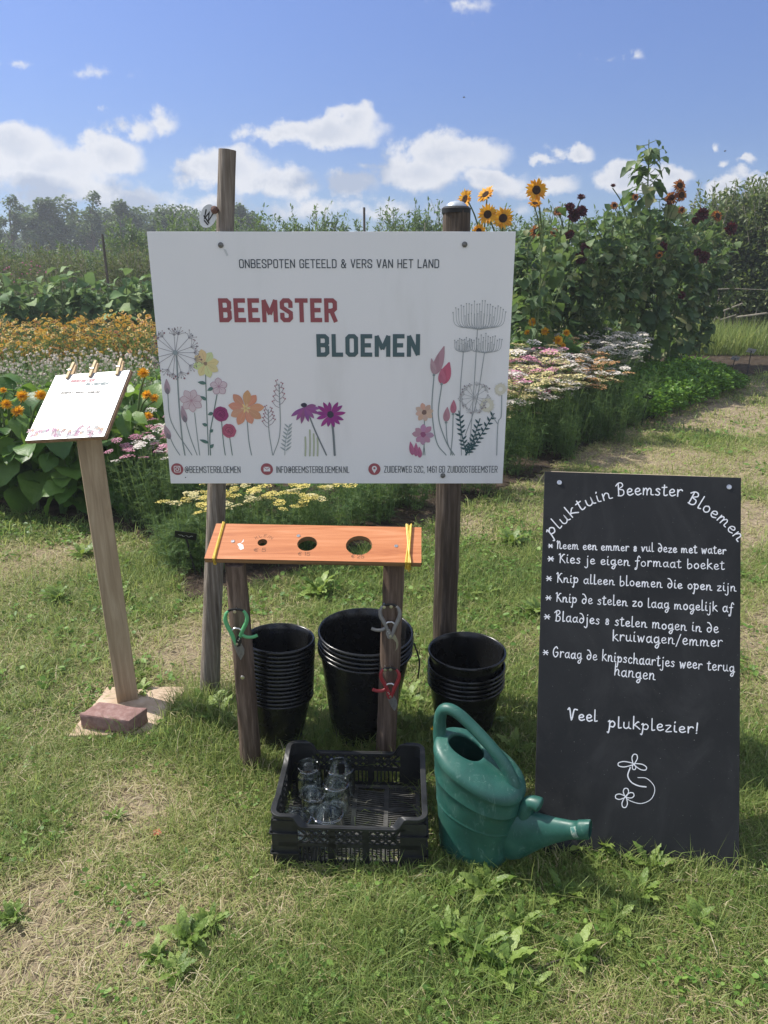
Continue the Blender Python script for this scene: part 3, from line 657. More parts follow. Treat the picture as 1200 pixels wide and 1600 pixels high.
def f_(mb):
    curve(mb, [(321,578),(323,640),(326,711)], 1.3, G2); daisy(mb, (321,568), 8, 21, 12, (.66,.62,.32), (.30,.22,.15), 3, .2, (.5,.42,.2), 1.6)
    for a,b in (((322,599),(309,597)),((323,625),(313,619)),((324,665),(316,662)),((326,692),(312,687))): leaf(mb,a,b,5.5,LEAF)
flower_print(f_, 'pale yellow flower print')
def f_(mb):
    curve(mb, [(304,645),(308,680),(312,711)], 1.2, G1); outline(mb, (299,626), 7, 18, 11, (.62,.52,.54), PINKL, .3)
flower_print(f_, 'pink outlined flower print')
def f_(mb):
    curve(mb, [(339,617),(333,650),(328,680),(329,711)], 1.5, G2); outline(mb, (342,604), 5, 13.5, 10.5, (.62,.52,.55), (.40,.22,.29), .35)
    for a,b in (((333,606),(324,610)),((333,645),(325,648)),((328,675),(333,671)),((328,700),(334,694))): leaf(mb,a,b,5.5,LEAF)
flower_print(f_, 'small pink outlined flower print')
def f_(mb):
    curve(mb, [(346,657),(349,690),(352,711)], 1.3, G2); rose(mb, (345,647), 12, PLUM); curve(mb, [(359,684),(361,698),(363,711)], 1.3, G2); rose(mb, (358,673), 11.5, ROSE)
flower_print(f_, 'plum and rose coloured round flowers print')
def f_(mb):
    curve(mb, [(386,656),(389,690),(393,711)], 1.4, G1); daisy(mb, (384,638), 9, 28, 13, (.62,.33,.20), (.72,.52,.25), 3.4, .1, (.66,.42,.28), 1.6); daisy(mb, (384,638), 6, 8, 3, (.75,.6,.3), (.6,.4,.2), 1.8)
flower_print(f_, 'large orange flower print')
def f_(mb):
    for x0,y0,top in ((426,711,(419,640)),(427,711,(436,600))):
        curve(mb, [(x0,y0),((x0+top[0])/2+(6 if top[0]>430 else -2),675),top], 1.2, G1)
        for k in range(9):
            t = k/9; y = top[1]+t*(38 if top[0]>430 else 28); x = top[0]+ (t*1.5 if top[0]<430 else t*0)
            s = 1 if k%2 else -1; e = (x+s*(5+6*t), y-5-2*t); curve(mb, [(x,y+3),(x+s*(3+3*t),y),e], .7, (.22,.17,.2), 3); disc(mb, S(*e), 1.2*U1, SP_, (.33,.12,.15), 7); disc(mb, S(e[0]-s*2.5,e[1]-1.5), 1*U1, SP_, (.33,.12,.15), 7)
flower_print(f_, 'berry sprig print')
def f_(mb):
    curve(mb, [(445,711),(446,690),(453,663)], .9, (.32,.38,.38))
    for k in range(7):
        y = 704-k*6; x = 445.5+ (711-y)*.12; leaf(mb,(x,y),(x-9+k*.5,y-6),2.6,(.34,.40,.40)); leaf(mb,(x,y),(x+9-k*.5,y-7),2.6,(.34,.40,.40))
flower_print(f_, 'grey fern sprig print')
def f_(mb):
    for x,y in ((477,683),(484,672),(490,678),(496,684)): curve(mb, [(x,712),(x+.5,(y+712)/2),(x,y)], 2.6, (.42,.47,.33), 4)
    curve(mb, [(480,641),(492,672),(510,711)], 2.2, (.17,.20,.21)); C=(476,636)
    for a,L in ((-2.55,26),(-2.15,25),(-1.8,27),(-1.35,24),(-.9,23),(-.45,25),(-.1,24),(.15,18)): petal(mb, S(*C), a, L*U1, 6.4*U1, SP_, tuple(q*random.uniform(.85,1.15) for q in (.29,.10,.27)), 8, 1.3)
    disc(mb, S(475,633), 5*U1, SP_, (.05,.05,.075), 14, 3.6*U1, .1)
flower_print(f_, 'drooping purple coneflower print')
def f_(mb):
    curve(mb, [(518,652),(521,680),(523,711)], 3.4, (.17,.20,.21)); daisy(mb, (516,648), 13, 24, 6.2, (.30,.05,.23), (.05,.05,.075), 5.6, .1, None, 1.4, .08, sq=.85)
flower_print(f_, 'open purple coneflower print')
def f_(mb):
    curve(mb, [(678,588),(675,640),(682,690),(697,711)], 1.6, G1); curve(mb, [(690,602),(685,650),(697,690),(710,711)], 1.6, G1)
    curve(mb, [(697,660),(699,690),(707,711)], 1.4, G1); curve(mb, [(708,648),(707,680),(704,711)], 1.4, G1)
    for a,b,W,c in (((679,585),(694,541),15,(.43,.26,.30)),((679,585),(674,560),9,(.45,.31,.34)),((691,600),(702,566),18,(.52,.13,.20)),((691,600),(690,576),12,(.50,.16,.23)),((697,659),(699,636),11,(.46,.25,.29)),((708,646),(709,625),10,(.48,.18,.24))):
        bud(mb,a,b,W,c,tuple(q*.9 for q in c))
    for p in ((678,586),(690,600),(697,660),(708,647)): disc(mb, S(*p), 2.2*U1, SP_, G1, 8)
flower_print(f_, 'pink tulip buds print')
def f_(mb):
    curve(mb, [(663,655),(663,690),(661,711)], 1.2, G2); curve(mb, [(662,690),(664,711)], 1.0, G2)
    daisy(mb, (663,644), 8, 15, 8, (.62,.42,.33), (.20,.13,.11), 4, .2, None, 1.6); daisy(mb, (661,679), 8, 17, 9, (.47,.27,.36), (.30,.10,.19), 4.4, 0, None, 1.6)
    for a,b in (((645,708),(641,690)),((650,710),(650,692)),((656,712),(655,698))): bud(mb,(a[0],a[1]+3),b,8,(.46,.15,.26),(.4,.14,.24))
flower_print(f_, 'small peach and pink flowers print')
def f_(mb):
    D=(.30,.33,.34)
    curve(mb, [(746,515),(741,600),(733,711)], 1.1, D); curve(mb, [(757,551),(744,630),(727,680)], 1.1, D); curve(mb, [(724,549),(719,620),(721,711)], 1.2, D)
    umbel_fan(mb, (748,514), 21, 40, 44, D); umbel_fan(mb, (758,551), 15, 25, 30, D); umbel_fan(mb, (724,550), 12, 14, 24, D)
flower_print(f_, 'three fine seed umbels print')
def f_(mb):
    umbel_ball(mb, (741,621), 25, 13, (.40,.41,.41), [(.3,.27,.28),(.42,.42,.42)])
flower_print(f_, 'faint round umbel print')
def f_(mb):
    for c,r in (((761,633),13),((782,608),11)):
        C = Vector(S(*c))
        for k in range(60):
            a = random.uniform(0,6.28); q = random.uniform(.7,1.05)*r*U1; ribbon(mb, [C,(C.x+q*cos(a),C.y+q*sin(a))], .6*U1, SP_, None, (.60,.58,.47))
        disc(mb, C, r*.8*U1, SP_, (.62,.60,.48), 18, jit=.06); disc(mb, C, r*.32*U1, SP_, (.72,.71,.64), 12)
    curve(mb, [(784,618),(783,650),(778,662),(776,711)], 1.4, (.30,.34,.34)); curve(mb, [(770,648),(774,657),(778,663)], 1.2, (.30,.34,.34))
flower_print(f_, 'two cream dandelion clocks print')
def f_(mb):
    K=(.045,.095,.105)
    for P0,P1,P2,n in (((729,711),(722,680),(717,642),8),((727,711),(738,690),(750,654),8),((728,711),(748,685),(772,646),9)):
        pts = spline([S(*P0),S(*P1),S(*P2)], 10); ribbon(mb, [(v.x,v.y) for v in pts], 1.5*U1, SP_, 'round', K)
        for k in range(2,2+2*n):
            i = min(len(pts)-2, int(k*(len(pts)-1)/(2*n+2))); p = pts[i]; d = (pts[i+1]-pts[i]).normalized(); sd = 1 if k%2 else -1
            ang = math.atan2(d.y,d.x)+sd*.95; petal(mb, (p.x,p.y), ang, 8.5*U1, 3.2*U1, SP_, K, 6, .75)
flower_print(f_, 'dark leafy sprigs print')

# oval tag nailed to the left post
tg = thing('name_tag', 'small oval white tag nailed to the side of the weathered post', 'tag', at(325,337,SY+.03))
c = at(325,338,SY+.02); R = Matrix.Rotation(radians(24),3,'Y'); mb = MB(); V=[]
for k in range(26):
    a = 2*pi*k/26; V.append(c + R @ Vector((.026*cos(a),0,.037*sin(a)*(1-.12*cos(a)))))
n_=len(V); mb.add(V+[v+Vector((0,.004,0)) for v in V], [tuple(range(n_)), tuple(reversed(range(n_,2*n_)))]+[(i,i+n_,(i+1)%n_+n_,(i+1)%n_) for i in range(n_)]); disc_=mb.build('tag_disc', mat('tag_white',(.6,.62,.63),.5)[0], tg, bevel=.001)
tp = Plane(c+Vector((0,-.001,0)), R@Vector((1,0,0)), R@Vector((0,0,1))); mb=MB()
for st in ([(-.012,.016),(-.008,-.010),(0,.012),(.006,-.012),(.013,.017)],[(-.012,-.004),(.010,-.018)],[(-.006,-.017),(.008,-.024)]): ribbon(mb, st, .004, tp, 'round')
mb.build('lettering', M['strap'], disc_)
q = at(336,328,SY+.02); mb=MB(); mb.lathe([(.012,0),(.0125,.006),(.008,.012),(.0005,.014)], 14, q, Vector((-.3,-1,0)).to_track_quat('Z','Y').to_matrix()); mb.lathe([(.005,-.04),(.005,0)],8,q,Vector((-.8,-.4,0)).to_track_quat('Z','Y').to_matrix()); mb.build('nail', noisy('rust',[(.3,(.06,.03,.025)),(.7,(.18,.10,.08))],60,.8), tg, smooth=40)

# ------------------------------------------------------------------ chalkboard leaning on its frame
BL_ = gr(833,1341); BR_ = gr(1155,1371); W_ = (BR_-BL_).length; e1 = (BR_-BL_).normalized()
TLp = Vector((.499,2.19,1.046)); e2 = TLp-BL_; e2 = (e2-e1*e2.dot(e1)); HT = e2.length+.003; e2 = e2.normalized()
BP = Plane(BL_, e1, e2)
cb = thing('chalkboard', 'tall black chalkboard with white handwriting, leaning back on a raw wood frame', 'chalkboard', (BL_+BR_)/2)
mb = MB(); R = Matrix((e1,e2,BP.n)).transposed(); mb.box(BP.P(W_/2,HT/2,-.006), (W_,HT,.012), R); face = mb.build('board', M['board'], cb, bevel=.0012)
mb = MB(); mb.bar(BP.P(.02,HT-.012,-.028), BP.P(W_-.09,HT-.012,-.028), .03, .036, BP.n); mb.bar(BP.P(W_-.088,HT-.016,-.028), BP.P(W_-.02,HT-.016,-.028), .03, .032, BP.n); mb.build('top_rail', M['rawwood'], cb, bevel=.0015)
back = Vector((-e1.y,e1.x,0)); 
for s in (.13, W_-.10):
    a = BP.P(s,HT-.06,-.035); f = Vector((a.x,a.y,0)) + Vector((BP.n.x,BP.n.y,0)).normalized()*-.42
    mb = MB(); mb.bar(a, f+Vector((0,0,-.02)), .04, .022, e1); mb.build('back_leg', M['rawwood'], cb, bevel=.0015)
for s in (.03, W_-.03):
    mb = MB(); mb.bar(BP.P(s,.02,-.024), BP.P(s,HT-.03,-.024), .035, .022, BP.n); mb.build('side_rail', M['rawwood'], cb, bevel=.0015)
for q in ((874,754),(1139,761)):
    u,v = BP.px(*q); mb=MB(); mb.lathe([(.0075,0),(.0072,.0012),(.0045,.0022),(.0005,.0024)],16,BP.P(u,v,.001),BP.n.to_track_quat('Z','Y').to_matrix()); mb.build('screw', M['steel'], face, smooth=40)
Z4 = lambda x,y: BP.px(820+x*.31667, 720+y*.31667)
Z5 = lambda x,y: BP.px(820+x*.31667, 1060+y*.31667)
PXB = abs(BP.px(1000,1000)[0]-BP.px(1001,1000)[0])
def chalk_text(t, a, b, xh, Z=Z4, lw=1.6, gap=.18, space=.62):
    mb = MB(); text_line(mb, t, HW, BP, Z(*a), Z(*b), xh*.31667*PXB*.90, lw*PXB, gap, space, hand=True, wob=.05); mb.build('chalk_writing', M['chalk'], face)
for t, path in (('pluktuin', [(128,372),(200,310),(275,248),(348,210),(432,184)]),('Beemster', [(455,174),(560,168),(660,170),(778,176)]),('Bloemen', [(800,205),(862,236),(925,277),(985,325),(1050,398)])):
    mb = MB(); text_path(mb, t, HW, BP, [Z4(*q) for q in path], 36*.31667*PXB*.95, 1.95*PXB, .16); mb.build('chalk_writing', M['chalk'], face)
chalk_text('* Neem een emmer & vul deze met water', (118,432), (993,460), 25)
chalk_text('* Kies je eigen formaat boeket', (116,500), (985,537), 29)
chalk_text('* Knip alleen bloemen die open zijn', (108,596), (1042,645), 28)
chalk_text('* Knip de stelen zo laag mogelijk af', (106,692), (1027,748), 28)
chalk_text('* Blaadjes & stelen mogen in de', (98,786), (955,850), 30)
chalk_text('kruiwagen/emmer', (432,886), (975,918), 33)
chalk_text('* Graag de knipschaartjes weer terug', (92,962), (1034,1042), 31)
chalk_text('hangen', (440,1058), (642,1082), 32)
chalk_text('Veel', (218,203), (357,213), 33, Z5, 1.9)
chalk_text('plukplezier!', (412,240), (860,272), 33, Z5, 1.9)
mb = MB()
def cl(pts, w, closed=False):
    s = [(v.x,v.y) for v in spline([Z5(*p) for p in pts], 8, closed)]
    ribbon(mb, s+([s[0]] if closed else []), w*PXB, BP, 'round')
cl([(520,440),(508,480),(526,512),(562,530),(598,535)], 1.9); cl([(558,489),(600,493),(634,525),(640,560),(620,598),(575,617),(530,608),(500,592)], 1.1)
for c,tips in (((537,422),((545,374),(460,424),(600,446),(540,450))),((497,584),((500,542),(447,583),(538,572),(490,637)))):
    for t in tips:
        d = Vector((t[0]-c[0],t[1]-c[1])); s = Vector((-d.y,d.x)).normalized()*min(13,d.length*.3); C = Vector(c); q = C+d
        cl([c, tuple(C+d*.55+s), tuple(C+d*.92+s*.7), tuple(q), tuple(C+d*.92-s*.7), tuple(C+d*.55-s)], 1.5, True)
mb.build('chalk_drawing', M['chalk'], face)

# ------------------------------------------------------------------ price stand at the left
pB = gr(200,1097)
BLc = Vector((-1.185,2.38,1.099)); f1 = Vector((.286,-.05,.026)); f2 = Vector((.036,.24,.183)); f2 = f2 - f1*(f2.dot(f1)/f1.length_squared)
PP = Plane(BLc, f1, f2); PW, PH = f1.length, f2.length; PR = Matrix((PP.e1,PP.e2,PP.n)).transposed()
st = thing('price_stand', 'single wooden post holding a tilted board with a white price sheet', 'sign stand', (pB.x,pB.y,0))
top = PP.P(PW*.52,PH*.45,-.02)
mb = MB(); mb.bar((pB.x,pB.y,.006), (top.x+.005,top.y+.005,top.z-.005), .080, .046, (.45,-1,0)); mb.build('post', M['pine'], st, bevel=.003)
mb = MB(); mb.box(PP.P(PW/2,PH/2,-.006), (PW,PH,.012), PR); mb.build('tilted_board', M['particle'], st, bevel=.001)
mb = MB(); 
sh = thing('price_sheet', 'laminated white price sheet pegged onto the tilted board', 'price sheet', PP.P(PW/2,PH/2,.001))
mb.box(PP.P(PW/2-.002,PH/2,.0020), (PW-.006,PH-.004,.002), PR); sheet = mb.build('sheet', M['paperwhite'], sh)
P2 = Plane(PP.P(0,0,.0032), PP.e1, PP.e2); T = lambda x,y: P2.px(20+x*.25, 550+y*.25)
def sheet_text(t, a, b, h, lw, col, gap=.28, sp=.5):
    mb = MB(); text_line(mb, t, UP, P2, T(*a), T(*b), h, lw, gap, sp, col=col); mb.build('lettering', M['print'], sheet)
sheet_text('BEEMSTER', (357,192), (509,186), .0140, .0040, (.30,.09,.12)); sheet_text('BLOEMEN', (452,211), (594,205), .0140, .0040, (.09,.14,.155))
sheet_text('BOEKET GROOT €25,00', (297,263), (540,257), .0105, .0031, (.03,.033,.037))
mb = MB(); P2.k=0
for k in range(48):
    x = 105+random.random()*460; P2.k=0; y = 528-random.random()*(60 if x>400 else 42)-(x-105)*.02; c = T(x,y); col = random.choice([(.34,.15,.24),(.36,.20,.26),(.38,.22,.14),(.26,.08,.22),(.28,.30,.32)])
    for i in range(5): petal(mb, c, 2*pi*i/5+k, random.uniform(.006,.014), .007, P2, tuple(q*.8 for q in col))
    ribbon(mb, [c, (c[0]+.002,max(.004,c[1]-.014))], .0008, P2, None, (.55,.58,.58))
mb.build('printed_flower', M['print'], sheet)
for i,(a,b) in enumerate((((345,158),(425,75)),((485,153),(550,70)),((652,143),(703,60)))):
    u,v = T(*a); lab = ('wooden peg nearest the left corner of the price sheet','wooden peg in the middle of the price sheet edge','wooden peg nearest the right corner of the price sheet')[i]
    o = PP.P(u,PH-.012,.010); pg = thing('clothes_peg', lab, 'clothes peg', o, 'pegs clipping the price sheet')
    dirn = (PP.e2*1.0 + PP.e1*(.10,.05,-.02)[i]).normalized()
    for s in (1,-1):
        aa = o - dirn*.012 + PP.n*(-.026 if s<0 else -.004); bb = o + dirn*.060 + PP.n*(-.011 if s<0 else .002)
        mb = MB(); mb.bar(aa, bb, .0105, .0075, PP.n); mb.build('prong', M['pegwood'], pg, bevel=.001)
    mb = MB(); mb.tube([o+dirn*.022-PP.e1*.0065+PP.n*.002, o+dirn*.022+PP.e1*.0065+PP.n*.002], .0035, 10); mb.build('spring', M['steel'], pg, smooth=40)
# slab and brick at its foot
def rough_block(name, P8, m, label, cat, amp, seed, sub=5):
    bm = bmesh.new(); vs = [bm.verts.new(p) for p in P8]
    for f in ((3,2,1,0),(4,5,6,7),(0,1,5,4),(1,2,6,5),(2,3,7,6),(3,0,4,7)): bm.faces.new([vs[i] for i in f])
    c = sum((Vector(p) for p in P8), Vector())/8; c.z = min(p[2] for p in P8)
    bmesh.ops.bevel(bm, geom=list(bm.edges), offset=amp*1.6, segments=2, affect='EDGES', profile=.6)
    bmesh.ops.subdivide_edges(bm, edges=list(bm.edges), cuts=sub, use_grid_fill=True)
    rr = np.random.default_rng(seed)
    for v in bm.verts:
        q = v.co*40; k = vnoise(np.array([q.x+q.z*.7]),np.array([q.y+q.z*1.3]),seed)[0]-.5; k2 = vnoise(np.array([q.x*3.1+q.z]),np.array([q.y*3.1-q.z]),seed+3)[0]-.5
        v.co += v.normal*(amp*(k*1.3+k2*.8)) if v.normal.length else Vector((0,0,0))
    for v in bm.verts: v.co -= c
    me = bpy.data.meshes.new(name); bm.to_mesh(me); bm.free(); me.shade_smooth(); me.set_sharp_from_angle(angle=radians(38))
    o = finish(name, me, m, None, c); return tag(o, label, cat)
a,b,c_,d = gr(107,1156),gr(236,1153),gr(294,1079),gr(168,1079)
rough_block('stone_slab', [(*a.xy,-.01),(*b.xy,-.01),(*c_.xy,-.01),(*d.xy,-.01),(*a.xy,.018),(*b.xy,.018),(*c_.xy,.018),(*d.xy,.018)], M['slab'], 'sand coloured stone slab lying in the grass under the price stand', 'slab', .003, 4, 4)
A0,B0 = gr(127,1138,.018),gr(204,1149,.018); C0 = gr(233,1128,.018)
f = (B0-A0); D0 = A0+(C0-B0); hz = Vector((0,0,.062))
rough_block('brick', [tuple(p) for p in (A0,B0,C0,D0)]+[tuple(p+hz) for p in (A0,B0,C0,D0)], M['brick'], 'dull red paving brick lying on the stone slab', 'brick', .004, 9, 4)
# ------------------------------------------------------------------ bouquet gauge: plank with three holes on two round legs
GF = Vector((-.222,2.104,.775)); tilt = radians(25)
g1 = Vector((.667,-.026,-.004)).normalized(); g2 = Vector((0,cos(tilt),sin(tilt))); g2 = (g2-g1*g2.dot(g1)).normalized()
GL_, GW_, GT_ = .672, .155, .018
GP = Plane(Vector((-.557,2.117,.790)), g1, g2)
gst = thing('bouquet_stand', 'orange plank with three round holes on two short brown posts', 'stand', (-.22,2.15,0))
holes = [(GP.px(410,847.5),.0155),(GP.px(480,849.5),.0315),(GP.px(561,852),.0415)]
def plank():
    # top face triangulated between the outline and the hole rims
    from mathutils.geometry import delaunay_2d_cdt
    pts = [Vector((0,0)),Vector((GL_,0)),Vector((GL_,GW_)),Vector((.006,GW_))]; edges = [(0,1),(1,2),(2,3),(3,0)]; rims = []
    for (c,r) in holes:
        b = len(pts); n = 40; pts += [Vector((c[0]+r*cos(2*pi*k/n), c[1]+r*sin(2*pi*k/n))) for k in range(n)]; edges += [(b+k,b+(k+1)%n) for k in range(n)]; rims.append((b,n))
    v,e,f,*_ = delaunay_2d_cdt(pts, edges, [], 0, 1e-7)
    F = []
    for t in f:
        c = sum((v[i] for i in t), Vector((0,0)))/3
        if any((c-Vector(h[0])).length < h[1]*.99 for h in holes) or len(t)<3: continue
        F.append(t)
    N = len(v); mb = MB(); mb.mi = 0
    mb.add([GP.P(p.x,p.y,0) for p in v]+[GP.P(p.x,p.y,-GT_) for p in v], [tuple(t) for t in F]+[tuple(i+N for i in reversed(t)) for t in F])
    mb.mi = 1; b0 = 0
    def wall(ring):
        V = [GP.P(p.x,p.y,0) for p in ring]+[GP.P(p.x,p.y,-GT_) for p in ring]; n = len(ring); mb.add(V, [(i,i+n,(i+1)%n+n,(i+1)%n) for i in range(n)])
    wall(pts[:4])
    for b,n in rims: wall(list(reversed(pts[b:b+n])))
    return mb.build('plank', [M['plank'],M['plank_edge']], gst)
pk = plank()
def in_px(x,y): return GP.px(300+x/3, 780+y/3)
mb = MB()
for t,a,b in (('€ 5',(288,246),(345,246)),('€ 15',(495,264),(552,266)),('€ 25',(745,276),(806,278))):
    GPk = GP; text_line(mb, t, {**UP,' ':(.3,[])}, GP, in_px(*a), in_px(*b), .016, .0016, .22, .3)
text_path(mb, 'KLEIN', UP, GP, [in_px(300,188),in_px(335,176),in_px(372,188)], .011, .0012, .35)
mb.build('pencil_writing', mat('pencil',(.16,.075,.04),.8)[0], pk)
for q in ((192,198),(957,220),(499,172)):
    u,v = in_px(*q); mb = MB(); mb.lathe([(.0062,0),(.006,.0008),(.0025,.0012),(.0004,.0006)],14,GP.P(u,v,.0006),GP.n.to_track_quat('Z','Y').to_matrix()); mb.build('screw', M['steel'], pk, smooth=40)
mb = MB()
for pts in ([(212,210),(225,206),(240,215),(243,232),(228,238),(222,226)],[(228,207),(236,198),(243,186),(241,200)],[(214,226),(222,230),(226,237)]): poly(mb, [in_px(*q) for q in reversed(pts)], GP)
mb.build('white_splash', mat('splash_white',(.75,.75,.73),.7)[0], pk)
lt = at(368,885,2.14); ll = gr(390,1207)
pole('leg', (ll.x,2.135,-.08), (lt.x,2.145,.762), .0345, .0335, M['leg_brown'], gst, seed=11, knob=.08)
rt = at(615,885,2.16)
pole('leg', (0.004,2.155,-.08), (rt.x-.002,2.165,.758), .032, .0345, M['leg_brown'], gst, seed=17, knob=.09)
mb = MB(); p = at(379,1058,2.10); mb.lathe([(.007,0),(.0065,.002),(.003,.003),(.0005,.0031)],14,(p.x,2.0985,p.z),Vector((0,-1,0)).to_track_quat('Z','Y').to_matrix()); mb.build('screw', M['steel'], gst, smooth=40)
# rubber bands wound round the plank ends
for i,(u0,lab) in enumerate(((.030,'thin yellow rubber band round the left end of the plank'),(GL_-.040,'thick twisted yellow rubber band round the right end of the plank'))):
    mb = MB(); rr = random.Random(i)
    for k in range(3 if i==0 else 8):
        a = u0+rr.uniform(-.004,.004)*(1 if i==0 else 2.2); b = u0+rr.uniform(-.004,.004)*(1 if i==0 else 2.2); o = .0028+.0006*k; w = .0026
        pts = [GP.P(a,-o,o),GP.P((a+b)/2+rr.uniform(-.002,.002),GW_/2,o),GP.P(b,GW_+o,o),GP.P(b,GW_+o,-GT_-o),GP.P((a+b)/2,GW_/2,-GT_-o),GP.P(a,-o,-GT_-o)]
        mb.tube(pts, w, 6, closed=True)
    if i==1: mb.tube([GP.P(u0,-.004,0),GP.P(u0-.004,-.006,-.022),GP.P(u0+.003,-.003,-.036)], .0022, 6)
    o = mb.build('rubber_band', M['band'], None, GP.P(u0,GW_/2,-GT_/2), smooth=50); tag(o, lab, 'rubber band', 'bands on the plank')

# ------------------------------------------------------------------ secateurs hung on nails
def secateurs(o, label, col, mir, style, nails, scale=1.0, yaw=0):
    """local millimetres, x to the right, z up, hung flat in front of the leg; origin at the pivot"""
    o = Vector(o); t = thing('secateurs', label, 'secateurs', o, 'secateurs hanging on the stand')
    hm = mat('handle_'+style, col, .42, .45)[0]
    def Q(x,z,y=0): return o + Vector((x*mir*.001*scale, -y*.001, z*.001*scale))
    def handle(pts, r):
        mb = MB(); s = spline([tuple(Q(*p)) for p in pts], 6); n=len(s); mb.tube(s, [r*(.75+.45*sin(pi*min(1,i/n*1.15))) for i in range(n)], 10, flat=.75, up=(0,1,0)); return mb
    A = [(24,-2,2),(20,8,3),(12,26,3),(17,50,3),(28,76,3),(29,96,3),(20,114,3),(12,118,3)]
    B = [(-22,6,1),(-16,20,1),(-24,50,1),(-36,76,1),(-38,94,1),(-32,110,1),(-26,116,1)]
    B = [(-6,4,1),(-10,24,1),(-20,50,1),(-33,76,1),(-36,94,1),(-31,110,1),(-25,117,1)]
    handle([(4,0,4),(9,18,4),(17,42,4),(29,72,4),(32,92,4),(27,109,4),(20,117,4)], .0074).build('handle', hm, t, smooth=60)
    mb = handle(B, .0074); s = spline([tuple(Q(*p)) for p in [(-14,36,2),(-30,27,4),(-50,27,5),(-66,33,5)]], 6); mb.tube(s, [.0058]*len(s), 8, flat=.8); mb.build('handle', hm, t, smooth=60)
    def plate(P, y0, th):
        mb = MB(); n=len(P); V=[Q(x,z,y0) for x,z in P]+[Q(x,z,y0+th) for x,z in P]
        F = [tuple(range(n)),tuple(reversed(range(n,2*n)))]+[(i,i+n,(i+1)%n+n,(i+1)%n) for i in range(n)]
        if mir<0: F=[tuple(reversed(f)) for f in F]
        mb.add(V,F); return mb
    if style=='grey':
        plate([(-8,12),(6,16),(16,8),(24,-8),(28,-26),(26,-42),(17,-56),(21,-38),(20,-22),(10,-8),(-4,-6)],3,3).build('blade', M['bladeold'], t, bevel=.0008)
    else:
        plate([(-9,14),(4,18),(14,4),(24,-14),(27,-32),(22,-50),(15,-60),(4,-42),(-4,-22),(-10,-4)] if style=='red' else [(8,12),(-5,16),(-14,2),(-22,-16),(-20,-34),(-8,-56),(2,-34),(8,-14),(12,0)],3,3).build('blade', M['darksteel'], t, bevel=.0008)
    plate([(-14,30),(-2,32),(4,12),(0,-8),(-10,-4),(-16,14)],5.5,2.5).build('hook_plate', hm if style!='green' else M['strap'], t, bevel=.001)
    mb = MB(); mb.tube([Q(-16,50,3),Q(-8,56,3),Q(4,57,3),Q(14,50,3)], .0032, 8); mb.build('spring', M['steel'], t, smooth=50)
    mb = MB(); sp=spline([tuple(Q(*p)) for p in [(-27,117,3),(-14,122,3),(8,122,3),(21,117,3)]],5); mb.tube(sp, .0042, 8, flat=.5); mb.build('strap', M['strap'], t, smooth=50)
    for (x,z) in ((0,4),(-9,22),(-5,16)):
        mb = MB(); mb.lathe([(.0045 if z<10 else .0026,0),(.004 if z<10 else .002,.0015),(.0005,.002)],12,Q(x,z,8),Vector((0,-1,0)).to_track_quat('Z','Y').to_matrix()); mb.build('rivet', M['steel'], t, smooth=40)
    for (x,z) in nails:
        mb = MB(); q=Q(x,z,6); mb.lathe([(.0055,0),(.0052,.0015),(.0005,.002)],12,q,Vector((0,-1,0)).to_track_quat('Z','Y').to_matrix()); mb.lathe([(.0016,-.03),(.0016,0)],8,q,Vector((0,-1,0)).to_track_quat('Z','Y').to_matrix()); mb.build('nail', M['steel'], t, smooth=40)
M['bladeold'] = noisy('blade_old',[(.3,(.16,.15,.09)),(.7,(.30,.28,.18))],40,.5,.5)
secateurs(at(371,1006,2.088), 'green handled secateurs hanging on the left leg of the stand', (.10,.36,.15), -1, 'green', [(0,116)], 1.0)
secateurs(at(610,994,2.118), 'grey handled secateurs hanging uppermost on the right leg', (.20,.195,.185), 1, 'grey', [(2,117),(-22,115)], .92)
secateurs(at(610,1088,2.108), 'red handled secateurs hanging lowest on the right leg', (.27,.025,.03), 1, 'red', [(0,117),(-20,116)], .88)

# ------------------------------------------------------------------ nested black buckets
def bucket_mesh(R, r, H, rim, lips=1):
    mb = MB(); th = .0022; prof = [(.0005,.003),(r*.93,.003),(r,.008)]
    prof += [(r+(R-r)*t, H*t) for t in (.25,.5,.75,.93)]
    prof += [(R-.0015,H-.0115),(R+.0005,H-.0105),(R+.0050,H-.0092),(R+.0072,H-.0065),(R+.0074,H-.0035),(R+.0062,H-.0005),(R+.0038,H+.0012),(R+.0015,H+.0010),(R-.001,H-.002)]
    prof += [(r+(R-r)*t-th, H*t+.002) for t in (.9,.6,.3)]+[(r-.004,.009),(.0005,.008)]
    mb.lathe(prof, 64); o = mb.build('bucket', M['blackplastic'], None, (0,0,0), smooth=50); return o
def stack(base, axis, R, r, H, rim, n, dz, group, ltop, lrest, lbot, extra=None, seed=0):
    src = bucket_mesh(R, r, H, rim); ax = Vector(axis).normalized(); rr = random.Random(seed); q = ax.to_track_quat('Z','Y'); h = 0
    for k in range(n):
        o = src if k==0 else src.copy()
        if k: SC.collection.objects.link(o)
        o.location = Vector(base)+ax*h; o.rotation_mode='QUATERNION'
        o.rotation_quaternion = q @ Matrix.Rotation(rr.uniform(0,6.28),3,'Z').to_quaternion() @ Matrix.Rotation(rr.uniform(-.006,.006),3,'X').to_quaternion()
        tag(o, ltop if k==n-1 else (lbot if k==0 else lrest), 'bucket', group)
        last = o; h += dz*rr.uniform(.94,1.06)
        if extra and k==n-2: h += extra
    return last
stack((-.388,2.29,0), (.055,.055,1), .1165, .083, .205, .011, 15, .0150, 'nested narrow buckets', 'topmost narrow black bucket of the stack beside the green secateurs', 'narrow black bucket inside the stack behind the left leg', 'lowest narrow black bucket of the stack behind the left leg, showing its side', seed=2)
